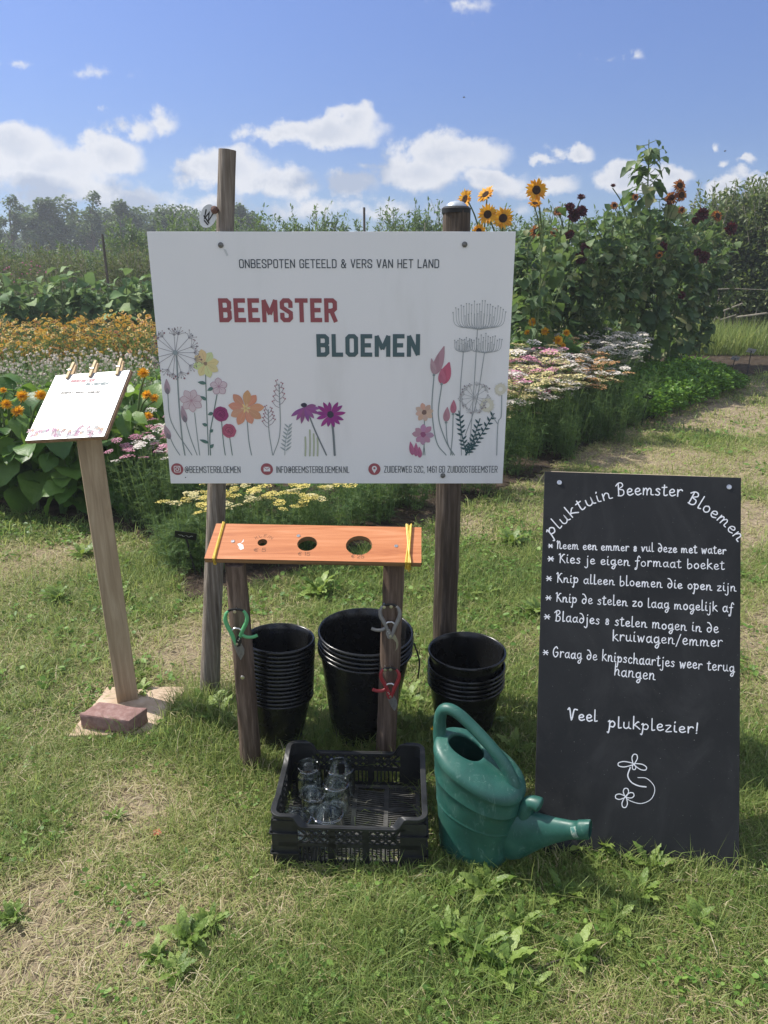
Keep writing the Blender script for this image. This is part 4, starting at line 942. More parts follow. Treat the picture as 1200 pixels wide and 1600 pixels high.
WIDE = stack((-.082,2.335,0), (.045,-.03,1), .161, .108, .37, .013, 5, .0165, 'nested wide buckets', 'topmost wide tall black bucket behind the right leg', 'wide black bucket inside the tall stack behind the right leg', 'lowest wide black bucket of the tall middle stack, showing its long side', seed=4)
stack((.296,2.345,0), (.005,.0,1), .133, .098, .225, .012, 6, .0168, 'nested round buckets behind the watering can', 'topmost round black bucket standing proud behind the watering can', 'round black bucket inside the stack behind the watering can', 'lowest round black bucket of the stack behind the watering can', extra=.035, seed=6)
mb = MB(); a = at(647,1005,2.33); b = at(653,1060,2.30); sp = spline([tuple(a),tuple((a+b)/2+Vector((.012,0,0))),tuple(b)],6); mb.tube(sp, .003, 6); o = mb.build('handle', M['strap'], None, (0,0,0), smooth=50); o.parent = WIDE; o.matrix_parent_inverse = Matrix.LocRotScale(WIDE.location,WIDE.rotation_quaternion,None).inverted()

# ------------------------------------------------------------------ black crate
fl, fr_, bl, br_ = Vector((-.321,1.700,0)), Vector((.120,1.682,0)), Vector((-.311,2.046,0)), Vector((.128,2.030,0))
cr = thing('plastic_crate', 'low black plastic crate with slotted sides holding glass jars', 'crate', (fl+fr_+bl+br_)/4)
def crate():
    Z = Vector((0,0,1)); body = MB(); co = [fl,fr_,br_,bl]; ctr = (fl+fr_+br_+bl)/4
    HC, HM = .178, .142          # corner height, height of the long lowered part
    th = .006
    for k in range(4):
        a, b = co[k], co[(k+1)%4]; d = (b-a); L = d.length; d = d/L; nin = Vector((-d.y,d.x,0)); nin = nin if (ctr-a).dot(nin)>0 else -nin
        low = k in (0,2); q = Vector((0,0,0)); P = lambda s,z,i=0: a + d*s + nin*(i*.001) + Z*z
        def bar(s0,z0,s1,z1,w,t=th,i=0): body.bar(P(s0,z0,i+3), P(s1,z1,i+3), w, t, nin)
        # bottom rail, middle rail, corner plates
        bar(.02,.012,L-.02,.012,.024); bar(.02,.078,L-.02,.078,.014)
        ct = .075 if low else .085
        for s0,s1 in ((.0,ct),(L-ct,L)):
            body.box(P((s0+s1)/2,.085,3), (s1-s0-.001,th,.150) if abs(d.x)>.7 else (s1-s0-.001,th,.150), Matrix((d,nin,Z)).transposed())
        # ledges that mark the stacking step
        for zz in (.048,.118):
            for s0,s1 in ((-.004,ct),(L-ct,L+.004)): body.bar(P(s0,zz,-1), P(s1,zz,-1), .004, .012, Z.cross(d))
        # vertical slots
        s = ct+.010
        nsec = 3 if low else 2; span = (L-2*ct)/nsec
        for j in range(1,nsec): bar(ct+span*j,.02,ct+span*j,.14,.020)
        s = ct
        while s < L-ct: bar(s,.022,s,.074,.0045); s += .0125
        # lattice between the rails
        s = ct
        while s < L-ct-.012:
            e = min(L-ct, s+.055); bar(s,.082,e,.134,.004); bar(e,.082,s,.134,.004); s += .0235
        bar(ct,.108,L-ct,.108,.004)
        bar(ct*.8,.138,L-ct*.8,.138,.010)
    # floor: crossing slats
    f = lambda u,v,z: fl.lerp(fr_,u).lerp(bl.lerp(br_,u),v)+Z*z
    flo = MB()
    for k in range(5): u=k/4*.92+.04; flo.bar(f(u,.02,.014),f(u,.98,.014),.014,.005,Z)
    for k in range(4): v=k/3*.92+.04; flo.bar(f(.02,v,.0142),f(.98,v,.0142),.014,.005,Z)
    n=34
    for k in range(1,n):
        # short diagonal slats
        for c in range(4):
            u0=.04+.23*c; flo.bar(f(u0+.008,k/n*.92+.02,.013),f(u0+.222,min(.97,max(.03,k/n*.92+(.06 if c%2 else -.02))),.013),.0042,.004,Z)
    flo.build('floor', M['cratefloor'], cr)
    body.build('body', M['crateplastic'], cr)
    # rim: one band with raised rounded corners
    rim = MB(); ring=[]; 
    Lx=(fr_-fl).length; 
    def rimpts(inset):
        pts=[]
        for k in range(4):
            a,b = co[k],co[(k+1)%4]; d=(b-a); L=d.length; d/=L; p_=(co[k-1]-a).normalized(); low = k in (0,2)
            r=.030
            nin=(ctr-a).normalized()*inset*1.35; ninb=(ctr-b).normalized()*inset*1.35; A=a+nin; B=b+ninb; D=(B-A); LL=D.length; D/=LL; pp=((co[k-1]+(ctr-co[k-1]).normalized()*inset*1.35)-A).normalized()
            rr_=max(.006,r-inset)
            for t in range(6):
                an=t/5*pi/2; pts.append((A+pp*rr_*(1-sin(an))+D*rr_*(1-cos(an)), HC))
            hm = HM if low else HC-.012
            ct=.068
            for s,h in ((ct-.010,HC),(ct,HC-.004),(ct+.014,hm+.006),(ct+.024,hm)): pts.append((A+D*s,h))
            for s in (.35,.5,.65): pts.append((A+D*(LL*s),hm))
            for s,h in ((ct+.024,hm),(ct+.014,hm+.006),(ct,HC-.004),(ct-.010,HC)): pts.append((A+D*(LL-s),h))
        return pts
    o_ = rimpts(-.004); i_ = rimpts(.012); n=len(o_)
    V=[p+Z*h for p,h in o_]+[p+Z*h for p,h in i_]+[p+Z*(h-.010) for p,h in o_]+[p+Z*(h-.010) for p,h in i_]
    F=[]
    for k in range(n):
        j=(k+1)%n; F += [(k,j,n+j,n+k),(2*n+k,k+0,0+k,2*n+k)][:1]+[(2*n+k,2*n+j,j,k),(n+k,n+j,3*n+j,3*n+k),(3*n+k,3*n+j,2*n+j,2*n+k)]
    rim.add(V,F)
    # skirt: the plates under the raised corners
    lo=[p for p,h in rimpts(.002)]; hi=[h for p,h in o_]; li=[p for p,h in rimpts(.007)]
    V=[]; 
    for k in range(n): V += [lo[k]+Z*(hi[k]-.006), lo[k]+Z*.130, li[k]+Z*.130, li[k]+Z*(hi[k]-.006)]
    F=[]
    for k in range(n):
        j=(k+1)%n
        if max(hi[k],hi[j])>.15: F += [(4*k+1,4*j+1,4*j,4*k),(4*k+3,4*j+3,4*j+2,4*k+2),(4*k+2,4*j+2,4*j+1,4*k+1)]
    rim.add(V,F)
    rim.build('rim', M['crateplastic'], cr, smooth=45, bevel=.0015)
crate()
# glass jars
def jar(px, py, h, r, neck, label):
    p = gr(px,py,h+.016); mb = MB(); t=.0028
    prof=[(.0005,.002),(r*.8,.0),(r*.97,.004),(r,.012),(r,h*.70),(r*.96,h*.78),(neck+.001,h*.86),(neck,h*.89),(neck,h*.91),(neck+.002,h*.92),(neck+.002,h*.945),(neck,h*.955),(neck+.0012,h*.975),(neck+.0012,h),(neck-t*.6,h+.0008),(neck-t,h*.985),(neck-t,h*.87),(r*.96-t,h*.77),(r-t,h*.69),(r-t,.014),(r*.93-t,.008),(r*.7,.0055),(.0005,.007)]
    mb.lathe([(a,b+.0185) for a,b in prof], 48, (p.x,p.y,0)); o = mb.build('glass_jar', M['glass'], None, (p.x,p.y,.0185), smooth=60); tag(o,label,'jar','glass jars in the crate')
jar(482,1196,.115,.042,.036,'glass jar with narrow neck standing in the back left corner of the crate')
jar(531,1197,.105,.049,.044,'wide glass jar at the back of the crate, right of the narrow necked jar')
jar(525,1222,.112,.043,.038,'slim glass jar in the middle of the group, in front of the wide back jar')
jar(463,1276,.098,.047,.0435,'wide glass jar in the front left corner of the crate')
jar(512,1270,.100,.048,.044,'wide glass jar at the front, right of the front corner jar')
jar(490,1240,.085,.038,.035,'short glass jar surrounded by the five other jars')

# ------------------------------------------------------------------ watering can
CA = Vector((.86,-.51,0)).normalized(); CBv = Vector((-CA.y,CA.x,0)); CC = Vector((.272,1.748,0))
can = thing('watering_can', 'green plastic watering can with its spout pointing right', 'watering can', CC)
def W(a,b,z): return CC + CA*(a*.945) + CBv*(b*.945) + Vector((0,0,z*1.34))
def can_body():
    mb = MB(); n=72; rings=[]
    def ring(ca, a, b, z, sl, e=2.25):
        out=[]
        for k in range(n):
            t=2*pi*k/n; c,s=cos(t),sin(t); x=ca+a*math.copysign(abs(c)**(2/e),c); y=b*math.copysign(abs(s)**(2/e),s); out.append(W(x,y,z+sl*(x)))
        return out
    # outer wall: height z at centre, slope grows to the sloping shoulder
    sl_top=-.25
    prof=[(-.006,.104,.081,-.014,0),(-.006,.109,.084,-.006,0),(-.005,.1125,.0865,.030,-.02),(-.005,.1130,.087,.036,-.02),(-.005,.1145,.0880,.0385,-.02),(-.005,.1150,.0884,.0405,-.03),(-.005,.1145,.0880,.044,-.03),
          (-.004,.1205,.0920,.085,-.07),(-.003,.1255,.0952,.118,-.11),(-.003,.1262,.0958,.121,-.115),(-.003,.1281,.0974,.1225,-.117),(-.003,.1284,.0977,.1245,-.119),(-.003,.1272,.0966,.1265,-.12),(-.003,.1278,.097,.130,-.125),
          (-.002,.1330,.1005,.160,-.16),(-.002,.1352,.1020,.177,-.18),(-.002,.1371,.1037,.1785,-.182),(-.002,.1374,.1040,.1805,-.184),(-.002,.1362,.1030,.1825,-.186),(-.002,.1385,.1045,.206,-.215),
          (-.002,.1395,.1053,.220,-.235),(-.002,.1420,.1076,.2225,-.24),(-.002,.1425,.1080,.226,sl_top),(-.002,.1415,.1070,.231,sl_top),(-.002,.1385,.1045,.2375,sl_top),(-.003,.1330,.0980,.2425,sl_top),(-.004,.122,.088,.2465,sl_top),(-.008,.108,.078,.2490,sl_top),(-.024,.084,.065,.2515,sl_top),(-.042,.064,.054,.2535,sl_top*.95),(-.046,.058,.049,.2545,sl_top*.95),(-.047,.0545,.0455,.253,sl_top*.95),(-.047,.053,.044,.247,sl_top*.95),(-.043,.060,.050,.242,sl_top),(-.02,.10,.07,.235,sl_top),(-.003,.126,.093,.21,-.21),(-.004,.11,.085,.10,-.1),(-.005,.098,.075,.01,0)]
    V=[]; 
    for p in prof: V += ring(*p)
    F=[]
    for i in range(len(prof)-1):
        for k in range(n): F.append((i*n+k,i*n+(k+1)%n,(i+1)*n+(k+1)%n,(i+1)*n+k))
    F.append(tuple(reversed(range(n)))); F.append(tuple((len(prof)-1)*n+k for k in range(n)))
    mb.add(V,F); return mb.build('body', M['can'], can, smooth=60)
can_body()
mb=MB()
hp=[(-.130,0,.245),(-.136,0,.275),(-.137,0,.312),(-.128,0,.335),(-.105,0,.343),(-.070,0,.336),(-.020,0,.313),(.035,0,.283),(.078,0,.252),(.100,0,.222),(.108,0,.190)]
s=spline([tuple(W(*p)) for p in hp],8); m=len(s); mb.tube(s,[.0165+.006*(abs(2*i/m-1)**3) + (.006 if i>m*.85 else 0)*(i/m-.85)/.15 for i in range(m)],20); mb.build('handle', M['can'], can, smooth=60)
mb=MB(); sections=[(.085,.092,.05,.072,.048),(.115,.094,.05,.067,.045),(.138,.099,.05,.062,.044),(.160,.107,.05,.055,.039),(.182,.116,.05,.047,.034),(.205,.125,.05,.039,.0300),(.245,.140,.0,.0285,.0245),(.285,.154,0,.0208,.0205),(.302,.160,0,.0200,.0200),(.303,.1605,0,.0216,.0216),(.310,.163,0,.0216,.0216),(.325,.168,0,.0216,.0216),(.337,.172,0,.0214,.0214),(.339,.1727,0,.0192,.0192),(.328,.169,0,.0177,.0177),(.285,.154,0,.0166,.0166)]
V=[];F=[];n=28
for (a,z,_,rz,rb) in sections:
    for k in range(n):
        t=2*pi*k/n; V.append(W(a-.35*0+ .33*rz*sin(t)*-1*.35, rb*cos(t), z+rz*sin(t)))
for i in range(len(sections)-1):
    for k in range(n): F.append((i*n+k,i*n+(k+1)%n,(i+1)*n+(k+1)%n,(i+1)*n+k))
F.append(tuple((len(sections)-1)*n+k for k in range(n)))
mb.add(V,F)
mb.build('spout', M['can'], can, smooth=60)
mb=MB(); s=spline([tuple(W(*p)) for p in [(.146,0,.110),(.147,0,.148),(.151,.0,.172),(.163,0,.184),(.181,0,.187),(.196,0,.185)]],6); m=len(s); mb.tube(s,[(.028-.010*min(1,i/m*1.6)+.005*max(0,(i/m-.5)/.5)) if i<m-3 else (.020 if i==m-3 else (.016 if i==m-2 else .008)) for i in range(m)],18); mb.build('spout_hook', M['can'], can, smooth=60)
mb=MB(); mb.lathe([(.0220,-.008),(.0224,-.007),(.0224,.007),(.0220,.008)],24,W(.302,0,.1605),(W(.325,0,.168)-W(.285,0,.154)).to_track_quat('Z','Y').to_matrix()); mb.build('spout_collar', noisy('scuffed_teal',[(.4,(.05,.16,.14)),(.6,(.28,.33,.28))],90,.6,.3,None,.2,.001), can, smooth=40)
# ------------------------------------------------------------------ ground and beds
BED = [(-1.02,3.45),(-.40,3.9),(.26,4.70),(.95,5.5),(2.05,7.05),(3.3,8.65),(4.45,10.1),(5.1,11.2),(6.2,12.0),(8.6,12.6),(8.6,14.2),(4.6,15.2),(-9.0,15.8),(-8.5,7.0),(-2.9,5.02),(-1.85,4.62),(-1.38,4.32)]
def inside(x, y, poly):
    r = np.zeros(x.shape, bool); n = len(poly)
    for i in range(n):
        x0,y0 = poly[i]; x1,y1 = poly[(i+1)%n]
        c = ((y0>y)!=(y1>y)) & (x < (x1-x0)*(y-y0)/(y1-y0+1e-12)+x0); r ^= c
    return r
def dry(x, y):
    d = fbm(x*1.7+9, y*1.7+3, 21)*.9 + .35*fbm(x*5, y*5, 31) - .47
    for (px,py,rr,s) in ((95,1480,.26,.5),(210,1245,.17,.55),(268,1012,.26,.4),(880,1570,.16,.3),(1150,800,.5,.35),(1190,960,.3,.25),(1010,700,.7,.3),(1180,650,.9,.25),(940,720,.3,.3),(60,875,.5,.35),(380,1010,.3,.3),(560,1540,.18,.2),(1170,1560,.2,.2),(20,1360,.2,.2),(420,1330,.1,.15)):
        g = gr(px,py); d = d + s*np.exp(-((x-g.x)**2+(y-g.y)**2)/rr**2)
    for (px,py,rr,s) in ((760,1420,.25,.35),(640,1160,.35,.45),(300,1140,.3,.4),(790,1120,.3,.4),(1000,1390,.3,.2),(1190,1200,.3,.35),(560,1330,.25,.15),(200,900,.7,.4),(90,800,.8,.4),(800,880,.7,.3),(1090,690,.5,.35),(450,960,.5,.3),(620,900,.4,.3),(1140,900,.3,.25),(300,1500,.15,.2),(480,1480,.3,.15)):
        g = gr(px,py); d = d - s*np.exp(-((x-g.x)**2+(y-g.y)**2)/rr**2)
    return d*1.3
def ground_mat():
    m, nt, b = mat('lawn_ground', rough=.95, spec=.1); L = nt.links.new
    a = nd(nt, 'ShaderNodeAttribute', attribute_name='tint')
    n = noise(nt, 30, 9, .7); n2 = noise(nt, 3.2, 6, .65)
    r1 = ramp(nt, [(.25,(.06,.062,.03)),(.5,(.13,.125,.06)),(.75,(.22,.20,.11))], n.outputs['Fac'])
    r2 = ramp(nt, [(.25,(.14,.105,.07)),(.5,(.27,.215,.145)),(.8,(.42,.345,.245))], n.outputs['Fac'])
    ad = nd(nt, 'ShaderNodeMath', operation='MULTIPLY_ADD'); L(n2.outputs['Fac'], ad.inputs[0]); ad.inputs[1].default_value=.5; L(a.outputs['Fac'], ad.inputs[2])
    mr = nt.nodes.new('ShaderNodeMapRange'); L(ad.outputs[0], mr.inputs[0]); mr.inputs['From Min'].default_value=.2; mr.inputs['From Max'].default_value=.62
    mx = nd(nt, 'ShaderNodeMix', data_type='RGBA'); L(mr.outputs[0], mx.inputs['Factor']); L(r1.outputs[0], mx.inputs['A']); L(r2.outputs[0], mx.inputs['B']); L(mx.outputs['Result'], b.inputs['Base Color'])
    bump(nt, b, n.outputs['Fac'], .9, .02); return m
def ground():
    # one sheet, fine near the camera and stretched to the horizon
    xs = np.concatenate([[-1500,-400,-120,-50,-25,-14],np.arange(-9,9.01,.15),[14,25,50,120,400,1500]])
    ys = np.concatenate([[-200,-30,-8,-3],np.arange(-1,18.01,.15),[22,30,45,70,120,250,600,2500]])
    Xg,Yg = np.meshgrid(xs,ys); nx,ny = len(xs),len(ys)
    V = np.stack([Xg.ravel(),Yg.ravel(),np.zeros(nx*ny)],1); i = np.arange(nx*ny).reshape(ny,nx)
    F = np.stack([i[:-1,:-1],i[:-1,1:],i[1:,1:],i[1:,:-1]],-1).reshape(-1,4)
    nb = NB(); far=np.clip((np.hypot(V[:,0],V[:,1]-4)-9)/8,0,1); nb.add(V,F,np.clip(dry(V[:,0],V[:,1]),-1,1)*(1-far)+far*(-.38+.3*(fbm(V[:,0]*.35,V[:,1]*.35,8)-.5))); o = nb.build('ground', ground_mat()); o['kind']='structure'
ground()
def beds():
    step=.09; xs=np.arange(-9,8.9,step); ys=np.arange(3.3,16,step); Xg,Yg=np.meshgrid(xs,ys); nx,ny=len(xs),len(ys)
    x=Xg.ravel()+RNG.uniform(-.03,.03,nx*ny); y=Yg.ravel()+RNG.uniform(-.03,.03,nx*ny)
    z=.006+.025*np.maximum(0,fbm(x*4,y*4,5)-.35)+.018*vnoise(x*14,y*14,6)
    ins=inside(x,y,BED); z=np.where(ins,z,.004); i=np.arange(nx*ny).reshape(ny,nx)
    F=np.stack([i[:-1,:-1],i[:-1,1:],i[1:,1:],i[1:,:-1]],-1).reshape(-1,4); keep=ins[F].sum(1)>=2; F=F[keep]
    u=np.unique(F); mp=np.full(nx*ny,-1); mp[u]=np.arange(len(u))
    nb=NB(); nb.add(np.stack([x,y,z],1)[u],mp[F],0); o=nb.build('soil', M['soil'], smooth=True); o['kind']='structure'
beds()

# ------------------------------------------------------------------ grass
M['grass'] = leafmat('grass_blades', [(0,(.065,.115,.030)),(.22,(.165,.245,.062)),(.45,(.30,.36,.115)),(.62,(.43,.41,.19)),(.78,(.53,.435,.265)),(1,(.70,.61,.44))], .5, .3, .45, (.50,.55,.16))
def blades(nb, x, y, L, w, e0, e1, tint, z0=0.0):
    n=len(x); th=RNG.uniform(0,2*pi,n); hx,hy=np.cos(th),np.sin(th); ph=th+pi/2+RNG.normal(0,.5,n); wx,wy=np.cos(ph)*w/2,np.sin(ph)*w/2
    p=np.stack([x,y,np.zeros(n)+z0],1); W_=np.stack([wx,wy,np.zeros(n)],1)
    m=p+np.stack([hx*np.cos(e0),hy*np.cos(e0),np.sin(e0)],1)*(L*.55)[:,None]; t=m+np.stack([hx*np.cos(e1),hy*np.cos(e1),np.sin(e1)],1)*(L*.45)[:,None]
    t[:,2]=np.maximum(t[:,2],.003)
    V=np.stack([p-W_,p+W_,m+W_*.8,m-W_*.8,t],1); o=(np.arange(n)*5)[:,None]; base=nb.n
    nb.add(V.reshape(-1,3), np.array([[0,1,2,3]])+o, np.repeat(tint,5)); nb.F.append((np.array([[3,2,4]])+o+base).astype(np.int32)); nb.M.append(np.zeros(n,np.int32))
OBST=[gr(107,1156).xy,gr(236,1153).xy,gr(294,1079).xy,gr(168,1079).xy]; OBST=[(p[0],p[1]) for p in OBST]
CRP=[(fl.x,fl.y),(fr_.x,fr_.y),(br_.x,br_.y),(bl.x,bl.y)]
def lawn_points(n, y0, y1, margin=.7):
    y=RNG.uniform(y0,y1,n*3); hw=.54*(y*.948+.52)+margin; x=RNG.uniform(-1,1,n*3)*hw.max(); k=np.abs(x)<hw; x,y=x[k][:n],y[k][:n]
    # ragged bed edge
    q=.14*(fbm(x*3,y*3,77)-.5)
    k=~inside(x+q,y+q*1.3,BED)&~inside(x,y,OBST); return x[k],y[k]
def grass():
    nb=NB()
    for (n,y0,y1,w0,lmul) in ((200000,.85,2.4,.0022,1.3),(150000,2.4,4.2,.0031,1.35),(150000,4.2,7.5,.0052,1.35),(130000,7.5,16,.011,1.6)):
        x,y=lawn_points(n,y0,y1); d=dry(x,y)+RNG.normal(0,.16,len(x)); n_=len(x)
        clump=fbm(x*7,y*7,41); tuft=vnoise(x*16,y*16,43)
        keep=(RNG.random(n_) < np.clip(1.05-1.25*np.clip(d,0,1),.18,1))&~(inside(x,y,CRP)&(RNG.random(n_)<.985)); x,y,d,clump,tuft=x[keep],y[keep],d[keep],clump[keep],tuft[keep]; n_=len(x)
        straw=RNG.random(n_)<np.clip(.17+.9*d,.06,.95)
        tint=np.where(straw, np.clip(.72+RNG.normal(0,.13,n_),.5,1), np.clip(.30+.30*d+.22*(clump-.5)+RNG.normal(0,.11,n_),0,.66))
        L=lmul*np.where(straw,RNG.uniform(.018,.060,n_),RNG.uniform(.022,.056,n_)*(.55+.95*clump)*(.75+.6*tuft))
        L*=np.where(d<-.12,1.30,1.0); wisp=RNG.random(n_)<.035; L=np.where(wisp,L*1.9+.02,L)
        e0=np.where(straw,RNG.uniform(.0,.4,n_),np.where(RNG.random(n_)<.55,RNG.uniform(.12,.8,n_),RNG.uniform(.5,1.45,n_))); e1=e0-RNG.uniform(.1,1.1,n_)
        blades(nb,x,y,L,w0*RNG.uniform(.6,1.45,n_),e0,e1,tint,np.where(straw,RNG.uniform(.001,.016,n_),0))
    # longer uncut tufts round the feet of posts, buckets, crate and boards
    for (px,py,rx,ry,n,Lm) in ((300,1110,.13,.10,700,.15),(330,1150,.12,.12,800,.13),(392,1200,.10,.09,700,.10),(350,1200,.12,.10,600,.09),(440,1160,.16,.07,500,.11),(560,1150,.20,.08,900,.10),(660,1150,.10,.16,900,.10),(690,1240,.05,.22,500,.09),(690,1010,.10,.08,400,.12),(810,1150,.14,.25,2600,.085),(860,1350,.16,.06,900,.075),(950,1362,.20,.05,500,.06),(1080,1385,.16,.04,350,.06),(1150,1385,.10,.05,200,.06),(950,1350,.2,.04,60,.12),(1080,1368,.16,.03,50,.13),(560,1365,.26,.03,800,.04),(430,1300,.05,.18,700,.06),(740,1360,.14,.05,900,.07),(1185,1220,.12,.35,2200,.075),(270,1100,.12,.06,300,.08),(1040,1405,.2,.06,600,.05),(600,1180,.1,.06,500,.11),(230,1160,.18,.05,500,.05),(770,1080,.12,.2,900,.075)):
        g=gr(px,py); x=g.x+RNG.normal(0,rx,n)*.7; y=g.y+RNG.normal(0,ry,n)*.7; k=~inside(x,y,CRP)&~inside(x,y,OBST); x,y=x[k],y[k]; n_=len(x)
        st=RNG.random(n_)<.10; tint=np.where(st,RNG.uniform(.65,.95,n_),np.clip(.30+RNG.normal(0,.13,n_),0,.6)); e0=RNG.uniform(.8,1.5,n_)
        blades(nb,x,y,Lm*RNG.uniform(.4,1.15,n_),.0026*RNG.uniform(.7,1.4,n_),e0,e0-RNG.uniform(.1,1.3,n_),tint)
    o=nb.build('grass', M['grass']); o['kind']='stuff'; tag(o,'short mown lawn grass with dry straw coloured patches','grass')
grass()
# small broad leaves (clover, plantain) in the sward
SMALL=np.array([[0,0,0],[.42,.35,.06],[.36,.78,.03],[0,1,-.04],[-.36,.78,.03],[-.42,.35,.06]]); SMALLF=[np.array([[0,1,2,3],[0,3,4,5]])]
M['clover']=leafmat('clover_leaves',[(0,(0.063,0.140,0.025)),(.5,(0.119,0.231,0.042)),(1,(0.238,0.364,0.084))],.5,.3,.3)
def clover():
    nb=NB()
    for n,y0,y1,s in ((22000,1.05,2.6,.012),(26000,2.6,4.8,.020),(9000,4.8,8,.032)):
        x,y=lawn_points(n,y0,y1); d=dry(x,y); c=fbm(x*4.5+3,y*4.5,55); k=(RNG.random(len(x))<np.clip((c-.40)*3.2-d*1.2,0,.9))&~inside(x,y,CRP); x,y=x[k],y[k]; n_=len(x)
        d3=rdir(n_,-.1,.5); X,Y,Z=frames(d3); nb.inst(SMALL,SMALLF,np.stack([x,y,RNG.uniform(.004,.032,n_)],1),X,Y,Z,s*RNG.uniform(.6,1.5,n_),s*RNG.uniform(.8,2.0,n_),RNG.random(n_))
    o=nb.build('clover',M['clover']); o['kind']='stuff'; tag(o,'small clover and plantain leaves growing through the lawn','clover')
clover()
# dandelion rosettes
def serr():
    T=[];n=13
    for i in range(n+1):
        t=i/n; w=(.045+.15*sin(pi*min(1,t**1.35*1.02))) * (1.0 if i%2 else .68); w=w if i<n else .01; z=.25*t-.42*t*t
        T += [(-w,t-(.035 if i%2 else 0),z+(.25 if i%3 else -.1)*w),(0,t,z),(w,t-(.035 if i%2 else 0),z+(.25 if (i+1)%3 else -.1)*w)]
    F=[]
    for i in range(n): b=3*i; F += [(b,b+1,b+4,b+3),(b+1,b+2,b+5,b+4)]
    return np.array(T),[np.array(F)]
ST,SF=serr()
M['weed']=leafmat('weed_leaves',[(0,(.09,.16,.03)),(.5,(.16,.25,.05)),(1,(.28,.37,.10))],.42,.4,.35,(.40,.52,.08),mott=.5)
def rosette(seed,n=14,L=.11):
    r=np.random.default_rng(seed); nb=NB(); th=np.arange(n)*2.4+r.uniform(0,.5,n); e=r.uniform(.08,.95,n); d=np.stack([np.cos(th)*np.cos(e),np.sin(th)*np.cos(e),np.sin(e)],1)
    X,Y,Z=frames(d,None,.15); nb.inst(ST,SF,np.zeros((n,3))+[0,0,.006],X,Y,Z,L*r.uniform(.75,1.1,n),L*r.uniform(.6,1.25,n),r.random(n)); return nb.build('dandelion_plant',M['weed'],None,(0,0,0),smooth=True)
ROS=[rosette(s,n,L) for s,n,L in ((1,22,.115),(2,28,.13),(3,18,.10))]; used=[False]*3
for i,(px,py,s) in enumerate(((748,1490,1.0),(786,1520,1.1),(830,1548,.9),(700,1470,.9),(760,1395,1.1),(700,1390,1.0),(812,1450,.8),(880,1405,.9),(965,1445,1.1),(1000,1400,.8),(925,1330,1.2),(960,1340,1.0),(1015,1360,.9),(300,1470,1.1),(275,1525,1.0),(330,1448,.9),(245,1500,.7),(640,1165,1.2),(655,1140,1.0),(440,1120,1.2),(540,1150,1.1),(318,1118,1.5),(345,1132,1.2),(490,1165,1.0),(1090,1440,.8),(220,1085,.8),(580,1480,.7),(760,1135,1.1),(810,1180,1.0),(180,1280,.6),(650,1420,.6),(1110,1330,.8),(545,1400,.6),(90,940,1.2),(840,960,1.4),(760,930,1.4),(800,850,1.6),(500,930,1.4),(130,870,1.6),(600,900,1.5),(640,1100,1.2),(600,1130,1.2),(20,1440,.8),(900,1500,.9))):
    k=i%3; g=gr(px,py); o=ROS[k] if not used[k] else dup(ROS[k],(0,0,0)); used[k]=True
    o.location=(g.x,g.y,0); o.rotation_euler=(0,0,random.uniform(0,6.28)); s*=(.52 if px<420 and py>1400 else .64); o.scale=(s,s,s*random.uniform(.9,1.3))
    tag(o,'low green dandelion rosette with jagged leaves in the lawn','weed','dandelions in the lawn')
# one dandelion flower by the watering can, a fallen red petal, two sticks
g=gr(683,1215); dn=thing('dandelion_flower','yellow dandelion flower on a thin stalk between crate and watering can','flower',(g.x,g.y,0)); top=at(679,1140,g.y)
mb=MB(); mb.tube([(g.x,g.y,0),(g.x+.002,g.y,top.z*.5),tuple(top)],.0022,7); mb.build('stalk',M['stem'],dn,smooth=60)
PT=np.array([[0,0,0],[.5,.4,.02],[.4,.85,.0],[0,1,-.03],[-.4,.85,0],[-.5,.4,.02]]); PF=[np.array([[0,1,2,3],[0,3,4,5]])]
M['yellow']=leafmat('yellow_petals',[(0,(.62,.28,.01)),(1,(.80,.52,.03))],.5,.3,.25,(.8,.5,.05))
nb=NB(); d=rdir(60,.05,.9); X,Y,Z=frames(d); nb.inst(PT,PF,np.zeros((60,3)),X,Y,Z,.004,RNG.uniform(.009,.016,60),RNG.random(60)); o=nb.build('blossom',M['yellow'],dn); o.location=top-Vector((g.x,g.y,0))
g=gr(245,1308); nb=NB(); nb.add([(g.x-.016,g.y-.008,.012),(g.x+.004,g.y-.016,.02),(g.x+.018,g.y,.014),(g.x+.006,g.y+.012,.022),(g.x-.013,g.y+.010,.016)],[(0,1,2,3,4)],0); o=nb.build('petal',mat('red_petal',(.32,.07,.03),.6)[0]); tag(o,'fallen rust red petal lying on the lawn','petal')
for pts,lab in (((( 790,1560),(815,1540),(850,1518),(884,1506)),'crooked grey twig lying near the bottom edge of the lawn'),((1050,1388),(1085,1384),(1118,1396)) and (((1046,1386),(1085,1385),(1120,1397)),'thin brown twig lying in front of the chalkboard')):
    mb=MB(); P=[gr(x,y)+Vector((0,0,.018+.006*random.random())) for x,y in pts]; s=spline([tuple(p) for p in P],5); mb.tube(s,[.0042-.0022*i/len(s) for i in range(len(s))],7); o=mb.build('twig',M['bark'],smooth=60); tag(o,lab,'twig')

